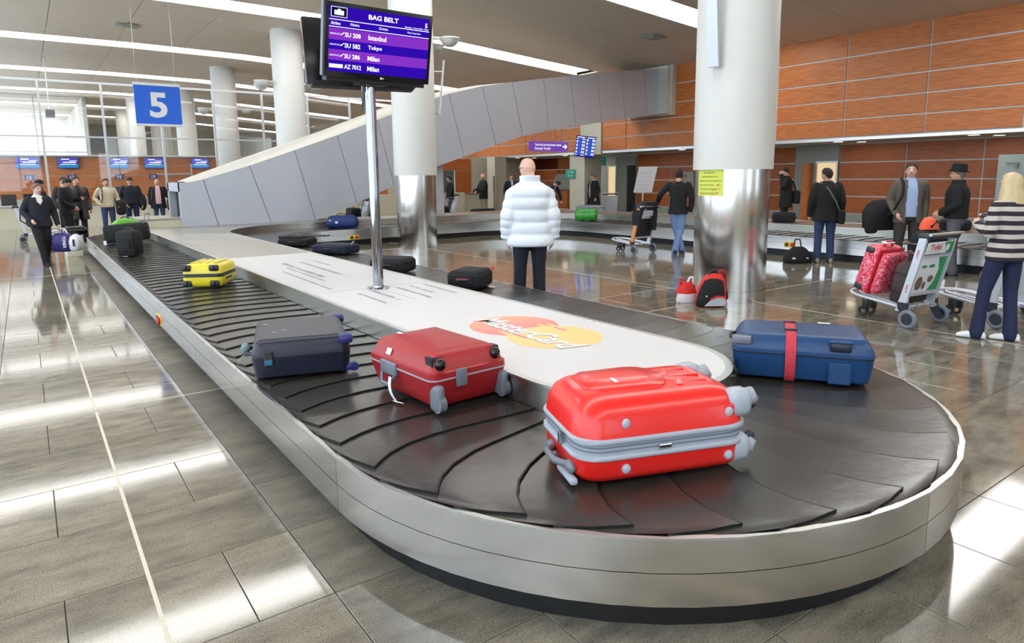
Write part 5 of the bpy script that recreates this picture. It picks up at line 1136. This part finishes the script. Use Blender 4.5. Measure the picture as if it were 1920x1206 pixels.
e = soft_case(4.02, 6.43, radians(-54), .40, .46, .21, 'black_cloth', 'black case with a red grip facing the white deck', handle='none'); MB().rbox((0, -.235, .115), (.15, .02, .035), .012, 2).build('red_grip', 'red_grip', e); MB().box((.24, .05, .006), (.07, .05, .004)).build('paper_tag', 'paper', e, 0)
MB().rbox((.2, .2, .2), (.03, .03, .04), .01, 1).build('corner_tab', 'red_grip', e)
soft_case(3.90, 8.17, radians(-52), .52, .4, .20, 'black_cloth', 'black case just behind the chrome pole', handle='y')
e = soft_case(4.08, 12.6, radians(-50), .62, .42, .16, 'black_cloth', 'flat black case with its trolley handle sticking out', handle='none'); MB().cyl((.1, -.08, .19), (.62, -.08, .2), .009, 8).cyl((.1, .08, .19), (.62, .08, .2), .009, 8).cyl((.62, -.08, .2), (.62, .08, .2), .014, 8).build('pull_handle', 'dark_plastic', e); MB().rbox((-.05, 0, .17), (.5, .36, .05), .02, 2).build('top_pocket', 'black_cloth', e)
e = soft_case(4.15, 10.85, radians(-58), .70, .42, .17, 'navy_cloth', 'navy soft case with a white paper tag on its end', handle='none'); MB().loft([[(.33+.04*sin(u*3), -.05+.02*u, .16+.06*sin(u*3)+d) for d in (0, .003)]+[(.33+.04*sin(u*3), .0+.02*u, .16+.06*sin(u*3)+d) for d in (.003, 0)] for u in (0, .3, .6, .9)]).build('paper_tag', 'paper', e, 0)
pm('bag_blue', (20, 44, 108), .6, scale=20, amt=.2, bump=.2, bscale=60)
e = bag('holdall', 6.54, 16.55, radians(-30), 'dark blue rounded holdall on the far belt', 'bag'); shell(.78, .40, [(.01, .05), (.05, .012), (.16, .0), (.25, .03), (.31, .1)], .07, 6, .01).build('body', 'bag_blue', e, 60)
MB().box((-.12, -.205, .15), (.06, .012, .05)).box((-.28, -.205, .2), (.05, .012, .025)).build('print', 'white_print', e, 0); m = MB(); arc_handle(m, (-.14, -.05, .31), (.12, -.05, .31), .05, (0, 0, 1), .01); m.build('grip', 'navy_cloth', e)
e = bag('holdall', 12.72, 14.15, radians(-50), 'bright green patterned suitcase on the far belt', 'suitcase'); shell(.62, .42, [(.01, .04), (.04, .012), (.16, .0), (.28, .02), (.33, .06)], .07, 6, .01).build('body', 'green_print', e, 60); MB().loft([rrect(.628, .428, .07, z) for z in (.17, .18)]).build('zip', 'lime', e, 0)
e = soft_case(15.35, 16.9, radians(-45), .95, .42, .26, pm('case_grey', (142, 146, 152), .5, amt=.08), 'long silver-grey case behind the green suitcase', handle='top')
soft_case(12.4, 18.95, radians(0), .8, .35, .2, 'black_cloth', 'flat black case on the back belt under the ramp')
soft_case(14.1, 8.95, radians(-60), .5, .35, .22, 'black_cloth', 'small black case lying on the far steel deck', z=ZD+.003, wheels=False)
soft_case(14.3, 5.5, radians(-60), .5, .35, .2, 'black_cloth', 'black bag on the far steel deck beside the trolley', z=ZD+.003, wheels=False)
# --- red and black backpack and small carrier bag by the column
pm('pack_red', (214, 40, 32), .6, amt=.1); pm('pack_grey', (176, 182, 194), .6, amt=.1)
e = bag('backpack', 6.93, 5.36, radians(-33), 'black and red backpack with grey base leaning on the column', 'backpack', 0.001)
def pack_ring(z, hw, hd, dy, sk=0): return [Vector((hw*cos(t)*(1.0)+sk, dy+hd*math.copysign(abs(sin(t))**.8, sin(t)), z)) for t in [2*pi*k/24 for k in range(24)]]
MB().loft([pack_ring(z, w, d, 0, s) for z, w, d, s in ((.0, .17, .09, -.01), (.02, .19, .11, -.01), (.12, .19, .115, 0), (.24, .175, .105, .01), (.34, .145, .085, .025), (.40, .10, .06, .035), (.415, .05, .03, .04))]).build('body', 'pack_red', e, 60)
MB().loft([pack_ring(z, w, d, -.035, s) for z, w, d, s in ((.015, .165, .08, -.025), (.03, .18, .09, -.025), (.12, .178, .095, -.012), (.24, .155, .085, 0), (.33, .125, .065, .015), (.365, .08, .04, .02))]).build('front_panel', 'black_cloth', e, 60)
m = MB(); pts = [(-.12, .02), (.13, .02), (.15, .07), (.12, .12), (.04, .125), (-.05, .09)]
m.prism(pts, 0, .02, M=frame((0, -.128, .005), (1, 0, 0), (0, .05, 1))); m.build('base_panel', 'pack_grey', e, 0)
m = MB(); m.loft([[(x, -.140+.0*x, z+.018), (x, -.140, z-.004), (x, -.146, z-.004), (x, -.146, z+.018)] for x, z in ((-.05, .105), (.03, .138), (.11, .135), (.158, .09), (.15, .02))]); m.build('red_piping', 'pack_red', e, 60)
print_marks(.17, .02, 77, frame((.04, -.131-.012, .045), (1, 0, 0), (0, .05, 1)), e, 'dark_plastic')
m = MB(); arc_handle(m, (-.05, 0, .38), (.08, 0, .40), .07, (0, -.2, 1), .014); m.build('grab_loop', 'dark_plastic', e, 60); m = MB(); arc_handle(m, (.17, .05, .05), (.15, .06, .2), .07, (1, 0, 0), .012); m.build('shoulder_strap', 'black', e, 60)
MB().cyl((-.1, -.135, .15), (-.1, -.13, .15), .01, 10).build('badge', 'white_print', e)
e = bag('carrier_bag', 6.9, 5.72, radians(-30), 'small red and white plastic carrier bag beside the backpack', 'bag', 0.001)
MB().loft([[Vector((w*cos(t)*(1+.12*sin(5*t+z*30)), d*sin(t)*(1+.15*sin(4*t+z*20)), z)) for t in [2*pi*k/18 for k in range(18)]] for z, w, d in ((.0, .12, .055), (.03, .135, .065), (.12, .12, .06))]).build('lower_sheet', 'paper', e, 60); MB().loft([[Vector((w*cos(t)*(1+.2*sin(5*t+z*30)), d*sin(t)*(1+.2*sin(4*t+z*20)), z)) for t in [2*pi*k/18 for k in range(18)]] for z, w, d in ((.12, .122, .061), (.17, .12, .055), (.215, .10, .04), (.25, .075, .03), (.27, .09, .02))]).build('upper_sheet', 'pack_red', e, 60)
m = MB(); arc_handle(m, (.0, .0, .24), (.08, 0, .24), .09, (.2, 0, 1), .014); m.build('loop', 'paper', e); m = MB(); arc_handle(m, (-.09, .0, .24), (-.03, 0, .24), .07, (-.3, 0, 1), .012); m.build('loop', 'pack_red', e)
# --- black holdall on the floor by the jeans man
e = bag('holdall', 11.62, 7.05, radians(-33), 'black sports holdall on the floor beside the man in blue jeans', 'bag', .001)
MB().loft([[Vector((w*cos(t), d*sin(t), z)) for t in [2*pi*k/20 for k in range(20)]] for z, w, d in ((.0, .26, .13), (.03, .28, .15), (.14, .26, .14), (.25, .17, .09), (.30, .1, .05))]).build('body', 'black_cloth', e, 60); m = MB(); arc_handle(m, (-.1, 0, .27), (.06, 0, .27), .17, (0, 0, 1), .012); m.build('grip', 'black', e)
MB().box((-.14, -.145, .1), (.06, .006, .03)).box((.12, -.14, .1), (.04, .006, .02)).build('print', 'white_print', e, 0)
# --- bags carried by hand
hp = wj(pl_, 'la', 2, (0, 0, -.1))
e = bag('sports_bag', hp.x+.05, hp.y-.05, radians(-25), 'navy and white sports bag in the walking woman hand', 'bag', hp.z-.46)
pm('bag_navy', (44, 36, 110), .5, amt=.12); pm('bag_white', (226, 226, 232), .5, amt=.05)
shell(.34, .3, [(.0, .05), (.03, .015), (.2, .0), (.32, .02), (.37, .07)], .06, 5, .01).build('body', 'bag_navy', e, 60); shell(.2, .3, [(.01, .04), (.05, .01), (.2, .0), (.3, .03), (.34, .08)], .07, 5, .01).build('end_pocket', 'bag_white', e, 60, loc=(.24, 0, 0))
text('YONEX', 'white_print', e, frame((.09, -.153, .2), (0, 0, -1), (1, 0, 0)), height=.06, width=.24, bold=.02); MB().box((.26, -.156, .18), (.04, .006, .14)).build('trim', 'black', e, 0)
m = MB(); arc_handle(m, (-.1, 0, .36), (.1, 0, .36), .1, (0, 0, 1), .014); m.build('grip', 'paper', e)
hp = wj(ps, 'ra', 0)
e = bag('travel_bag', ps.root.location.x-.02, ps.root.location.y+.42, radians(-30), 'large black travel bag hanging at the tweed jacket man side', 'bag', .68)
shell(.6, .3, [(.0, .06), (.05, .015), (.3, .0), (.42, .05), (.5, .12)], .08, 6, .02).build('body', 'black_cloth', e, 60); MB().rbox((-.24, -.1, .1), (.2, .12, .3), .05, 2).build('draped_sleeve', 'black_cloth', e); MB().rbox((.22, -.155, .33), (.02, .008, .05), .003, 1).build('tab', pm('tab_cyan', (120, 210, 240), .5), e)
# --- low end cabinet of the neighbouring belt at the left
e = bag('belt_cabinet', .8, 18.85, 0, 'low cream cabinet with steel top beside the carousel corner', 'cabinet', 0)
MB().box((0, 0, .2), (.3, 1.7, .4)).build('body', 'cream', e, 0); MB().box((0, 0, .415), (.36, 1.76, .03)).build('top', 'steel_flat', e, 0); MB().box((.152, 0, .2), (.006, 1.6, .34)).build('side_plate', 'steel', e, 0)
e = bag('sports_bag', .88, 18.8, radians(15), 'black sports bag on the low cream cabinet', 'bag', .432); shell(.5, .3, [(.0, .05), (.03, .01), (.1, .0), (.17, .04), (.2, .1)], .08, 5, .01).build('body', 'black_gloss', e, 60)

# ================================================================== LUGGAGE TROLLEYS
pm('trolley_white', (206, 212, 222), .4, .3, amt=.04); pm('tyre', (118, 126, 138), .6, amt=.1); pm('ad_green', (40, 150, 92), .45, amt=.1); pm('ad_red', (214, 48, 44), .5); pm('ad_brown', (120, 92, 76), .6, scale=40, amt=.4); pm('ad_dark', (44, 34, 36), .5, scale=9, amt=.6)
def trolley(x, y, heading, label, ad='tefal', detail=True):
    e = empty('luggage_trolley', (x, y, 0), heading-pi/2, label, 'trolley')
    m = MB()
    def loop(hw, y0, y1, r):
        p = [(-hw, y0, .20), (-hw*.92, y1-.2, .265)]+[(-hw*.9*cos(a), y1-.2+.2*sin(a), .265+.02*sin(a)) for a in [pi*k/10 for k in range(1, 10)]]+[(hw*.92, y1-.2, .265), (hw, y0, .20)]
        m.tube(p, r, 8)
    loop(.25, .02, .82, .018); loop(.15, .04, .74, .011); m.tube([(-.25, .1, .205), (.25, .1, .205)], .014, 8); m.tube([(0, .05, .2), (0, .76, .27)], .011, 8); m.build('deck_frame', 'trolley_white', e, 60)
    for s in (-1, 1):
        w = MB(); w.torus((s*.30, 0, .10), .078, .024, 'X', 24, 8); wo = w.build('wheel', 'tyre', e, 60)
        MB().cyl((s*.30-.018, 0, .1), (s*.30+.018, 0, .1), .062, 20).build('hub', 'dark_plastic', wo)
        MB().loft([[(s*.275-.02, yy-.05, zz_), (s*.275+.02, yy-.05, zz_), (s*.275+.02, yy+.05, zz_), (s*.275-.02, yy+.05, zz_)] for yy, zz_ in ((.0, .1), (.07, .2), (.08, .27))]).build('fork', 'dark_plastic', e, 0, fixn=True)
        MB().loft([[(s*.265-.018, yy-.045+k, zz_), (s*.265+.018, yy-.045+k, zz_), (s*.265+.018, yy+.035, zz_), (s*.265-.018, yy+.035, zz_)] for yy, zz_, k in ((.12, .17, -.03), (.07, .34, .0), (-.02, .7, .0), (-.08, .97, 0))]).build('side_post', 'trolley_white', e, 0, fixn=True)
        q = MB(); q.torus((s*.07, .66, .065), .045, .018, 'X', 18, 6); q.rbox((s*.07, .63, .16), (.05, .07, .16), .01, 1); q.build('front_wheel', 'dark_plastic', e, 60)
        MB().rbox((s*.25, -.09, .985), (.06, .14, .07), .02, 2).build('handle_bracket', 'dark_plastic', e)
    MB().tube([(-.30, -.17, 1.01), (.30, -.17, 1.01)], .016, 12).build('push_bar', 'alu', e); MB().tube([(-.25, -.15, .985), (.25, -.15, .985)], .022, 10).build('brake_bar', 'dark_plastic', e)
    Mb = frame((0, .0, .56), (1, 0, 0), (0, -.24, 1))
    MB().rbox((0, 0, 0), (.50, .40, .014), .004, 1, 0, Mb).build('sign_board', 'paper' if ad == 'tefal' else ('ad_dark' if ad == 'dark' else 'trolley_white'), e)
    MB().box((0, -.215, 0), (.5, .03, .03), 0, Mb).box((0, .215, 0), (.5, .03, .03), 0, Mb).build('board_rail', 'trolley_white', e, 0)
    k = MB()
    for zz_ in (.80, .90): k.tube([(-.24, -.02, zz_), (-.22, .17, zz_), (.22, .17, zz_), (.24, -.02, zz_)], .006, 6)
    for xx in (-.22, -.11, 0, .11, .22): k.tube([(xx, .17, .90), (xx, .17, .80), (xx, -.02, .79)], .005, 6)
    k.build('basket', 'chrome', e, 60)
    Mt = frame((.0, -.105, .86), (1, 0, 0), (0, -.25, 1))
    MB().rbox((0, 0, 0), (.47, .13, .01), .003, 1, 0, Mt).build('basket_sign', 'paper' if ad == 'tefal' else 'trolley_white', e)
    if ad == 'tefal':
        text('Tefal', 'ad_red', e, Mt @ T(-.08, .012, .0068), width=.2, height=.06, bold=.02); MB().box((-.08, -.035, .0065), (.18, .006, .001), 0, Mt).build('print_line', 'grey_print', e, 0)
        MB().prism([(.06, .064), (.234, .064), (.234, -.064), (.14, -.064)], .0055, .0065, M=Mt).build('green_corner', 'ad_green', e, 0); MB().prism([(.13+.035*cos(a), .0+.04*sin(a)) for a in [2*pi*j/16 for j in range(16)]], .007, .0075, M=Mt).build('white_roundel', 'white_print', e, 0)
        MB().prism([(.10, .2), (.248, .2), (.248, -.19), (.06, -.19), (.14, -.08), (.165, .05)], .0075, .0085, M=Mb).build('green_field', 'ad_green', e, 0)
        for q, (cx_, cy_, w_, h_, mt) in enumerate([(-.13, -.09, .06, .08, 'ad_brown'), (.06, -.05, .05, .04, 'ad_brown'), (-.03, -.12, .03, .045, 'ad_brown'), (-.12, .10, .05, .016, 'ad_green'), (.02, .10, .055, .02, 'ad_green')]):
            MB().prism([(cx_+w_*cos(a), cy_+h_*sin(a)) for a in [2*pi*j/16 for j in range(16)]], .0088, .0095, M=Mb).build('picture', mt, e, 0)
        for s, l_ in ((-1, 'Tefal'),):
            for yy, zz_ in ((-.045, .80), (.045, .42)): text('Tefal', 'ad_red', e, frame((s*.284-.0, yy, zz_), (0, -.25, 1), (0, -1, -.25)), width=.09, height=.024, bold=.02)
    return e
t1 = trolley(7.80, 3.22, radians(83), 'luggage trolley with green and white advert carrying a red floral case')
t2 = trolley(10.58, 9.96, radians(92), 'luggage trolley with dark advert and a draped black jacket', 'dark')
t3 = trolley(8.50, 2.62, radians(78), 'empty pale trolley just behind the blonde woman legs', 'plain')
t4 = trolley(11.95, 4.0, radians(-85), 'trolley with a white sign standing near the man with the hat', 'plain')
t5 = trolley(-.15, 23.2, radians(0), 'trolley mostly hidden behind the walking woman', 'plain')
t6 = trolley(17.6, 18.3, radians(60), 'trolley with a black case near the lit doorway', 'plain')
t7 = trolley(13.3, 22.45, radians(175), 'trolley pushed by the bald man in beige trousers', 'plain')
t8 = trolley(8.9, 20.6, radians(180), 'trolley with a black bag behind the chrome pole', 'plain')
for t in (t2, t3, t4):
    for o in t.children:
        if o.name.startswith('wheel'): pass
# orange-edged post of the dark trolley
for o in t2.children:
    if o.name.startswith('side_post') and o.data.vertices[0].co.x < 0: o.data.materials[0] = pm('post_orange', (214, 150, 84), .5)
# load of the advert trolley
def on(t, lx, ly, lz): return t.location+Rz(t.rotation_euler.z).to_3x3() @ Vector((lx, ly, lz))
pm('floral', (214, 44, 70), .6, amt=.05)
def floral():
    m = MAT['floral']; N = m.node_tree.nodes; L = m.node_tree.links; b = N['Principled BSDF']; tc = N.new('ShaderNodeTexCoord')
    n = N.new('ShaderNodeTexNoise'); n.inputs['Scale'].default_value = 26; n.inputs['Detail'].default_value = 2; n.inputs['Distortion'].default_value = 2.2; L.new(tc.outputs['Object'], n.inputs[0])
    r = N.new('ShaderNodeValToRGB'); L.new(n.outputs[0], r.inputs[0]); e_ = r.color_ramp.elements; e_[0].position = .5; e_[0].color = (*_lin((214, 36, 62)), 1); e_[1].position = .56; e_[1].color = (*_lin((240, 150, 172)), 1)
    L.new(r.outputs[0], b.inputs['Base Color'])
floral()
pp_ = on(t1, -.02, .50, .285); e = bag('floral_suitcase', pp_.x, pp_.y, t1.rotation_euler.z, 'red and pink floral suitcase standing on the advert trolley', 'suitcase', pp_.z); e.rotation_euler = (radians(16), 0, t1.rotation_euler.z)
MB().rbox((0, .12, .27), (.44, .2, .54), .05, 3).build('body', 'floral', e); MB().rbox((0, -.02, .26), (.42, .1, .48), .05, 3).build('front_pocket', 'floral', e); MB().rbox((0, .035, .265), (.45, .025, .535), .012, 1).build('zip_band', pm('case_red', (196, 24, 40), .5), e)
for x_ in (-.2, .2):
    for z_ in (.05, .49): MB().rbox((x_, .15, z_), (.07, .1, .07), .02, 2).build('corner_guard', 'dark_plastic', e)
m = MB(); arc_handle(m, (-.08, .1, .54), (.08, .1, .54), .05, (0, 0, 1), .014); m.build('grip', 'case_red', e); MB().rbox((-.02, .1, .585), (.18, .06, .012), .005, 1).build('paper_tag', 'paper', e)
e = soft_case(0, 0, 0, .46, .2, .46, pm('case_brown', (62, 48, 50), .7, scale=30, amt=.15), 'dark brown fabric case behind the advert trolley sign', handle='top', wheels=False); pp_ = on(t1, .0, .2, .232); e.location = pp_; e.rotation_euler = (radians(10), 0, t1.rotation_euler.z)
pp_ = on(t1, 0.02, .03, .915); e = bag('hand_bag', pp_.x, pp_.y, t1.rotation_euler.z, 'black bag lying in the advert trolley basket', 'bag', pp_.z-.1); shell(.42, .2, [(.0, .03), (.03, .008), (.12, .0), (.18, .02), (.21, .06)], .05, 5, .02).build('body', 'black_cloth', e, 60)
pp_ = on(t1, .06, .06, 1.045); e = bag('pouch', pp_.x, pp_.y, t1.rotation_euler.z+.3, 'orange-red pouch on top of the trolley basket', 'bag', pp_.z); pm('orange_red', (224, 84, 48), .6, amt=.12); MB().loft([[Vector((w*cos(t)*(1+.1*sin(3*t)), d*sin(t), z)) for t in [2*pi*k/16 for k in range(16)]] for z, w, d in ((0, .15, .09), (.05, .14, .085), (.1, .09, .06), (.125, .03, .03))]).build('body', 'orange_red', e, 60); MB().tube([(-.12, -.05, .03), (0, -.07, .085), (.1, -.06, .05)], .012, 6).build('strap', 'black', e)
# jacket draped over the dark trolley
pp_ = on(t2, 0, 0, 0); e = bag('draped_jacket', pp_.x, pp_.y, t2.rotation_euler.z, 'black jacket draped over the dark trolley handle', 'jacket', 0)
m = MB(); pr = [(-.27, .62), (-.27, .8), (-.23, .98), (-.1, 1.06), (.05, 1.06), (.17, 1.0), (.2, .85), (.19, .66), (.18, .5)]
for dy, r_ in ((-.12, .055), (-.05, .062), (.03, .055)): m.tube([(x+.015*sin(k*1.7+dy*20), dy-.12*max(0, z-.9)*1.0+.01*sin(k*2.3), z) for k, (x, z) in enumerate(pr)], [r_*(.8+.25*abs(sin(k*1.3))) for k in range(len(pr))], 10)
link('cloth', fuse(m, .015, 'cloth', 3), 'cl_black', e)
pp_ = on(t2, .2, -.1, 1.02); e = bag('hand_bag', pp_.x, pp_.y, t2.rotation_euler.z, 'small black bag on the dark trolley push bar', 'bag', pp_.z+.004); e.location.z = pp_.z; MB().rbox((0, 0, .04), (.2, .1, .08), .03, 2).build('body', 'black_cloth', e)
e = soft_case(0, 0, 0, .34, .25, .5, 'black_cloth', 'black upright case on the trolley near the lit doorway', handle='top'); e.location = on(t6, 0, .35, .28); e.rotation_euler.z = t6.rotation_euler.z
e = soft_case(0, 0, 0, .5, .35, .45, 'black_cloth', 'black bag on the trolley behind the chrome pole', handle='top', wheels=False); e.location = on(t8, 0, .38, .28); e.rotation_euler.z = t8.rotation_euler.z
e = soft_case(0, 0, 0, .5, .35, .3, 'black_cloth', 'dark bag on the trolley of the bald man', handle='top', wheels=False); e.location = on(t7, 0, .42, .29); e.rotation_euler.z = t7.rotation_euler.z
# ------------------------------------------------------------------ office chairs and dark desk behind the partition
def office_chair(x, y, rz, label):
    e = empty('office_chair', (x, y, 0), rz, label, 'chair'); MB().rbox((0, .2, .95), (.48, .09, .55), .08, 3).build('backrest', 'navy_cloth', e); MB().rbox((0, -.05, .5), (.5, .5, .1), .04, 2).build('seat', 'navy_cloth', e); MB().cyl((0, 0, .08), (0, 0, .46), .03, 10).build('gas_lift', 'dark_plastic', e)
    MB().rbox((0, .22, .65), (.08, .04, .4), .01, 1).build('spine', 'dark_plastic', e)
    for k in range(5): MB().tube([(0, 0, .09), (.28*cos(k*1.257), .28*sin(k*1.257), .05)], [.025, .018], 8).build('leg', 'dark_plastic', e)
office_chair(-.45, 31.4, .2, 'dark office chair at the far left behind the low cream wall'); office_chair(.15, 31.5, -.2, 'dark office chair nearest the walking woman')
e = empty('dark_desk_screen', (3.0, 33.5, 0), 0, 'dark blue desk panel behind the cream wall by the beige sweater', 'desk'); MB().rbox((0, 0, .98), (1.1, .1, .9), .02, 1).build('panel', 'navy_shell', e); MB().box((-.75, 0, .9), (.32, .1, .7)).build('wood_side', 'wood_dark_shaded', e, 0); MB().box((0, .1, .3), (1.4, .5, .6)).build('base', 'cream', e, 0)
# ------------------------------------------------------------------ pieces that came out of one builder but are separate pieces become parts of their own
def split_islands(o):
    me = o.data; n = len(me.vertices); par = list(range(n))
    def find(a):
        while par[a] != a: par[a] = par[par[a]]; a = par[a]
        return a
    for e in me.edges:
        a, b = find(e.vertices[0]), find(e.vertices[1])
        if a != b: par[a] = b
    groups = {}
    for p in me.polygons: groups.setdefault(find(p.vertices[0]), []).append(p)
    if len(groups) < 2: return
    new = []
    for polys in groups.values():
        ids = {}; vs = []; fs = []
        for p in polys:
            f = []
            for v in p.vertices:
                if v not in ids: ids[v] = len(vs); vs.append(tuple(me.vertices[v].co))
                f.append(ids[v])
            fs.append(f)
        m = bpy.data.meshes.new(me.name); m.from_pydata(vs, [], fs)
        for mt in me.materials: m.materials.append(mt)
        m.polygons.foreach_set('material_index', [p.material_index for p in polys]); m.polygons.foreach_set('use_smooth', [p.use_smooth for p in polys]); m.update(); new.append(m)
    o.data = new[0]
    for m in new[1:]:
        c = o.copy(); c.data = m; COL.objects.link(c)
for o in list(bpy.data.objects):
    if o.type == 'MESH' and o.name.split('.')[0] in ('board_rail', 'edge_rail', 'hanger_wire', 'rail', 'side_tube', 'door_frame', 'row_band', 'buckle'): split_islands(o)
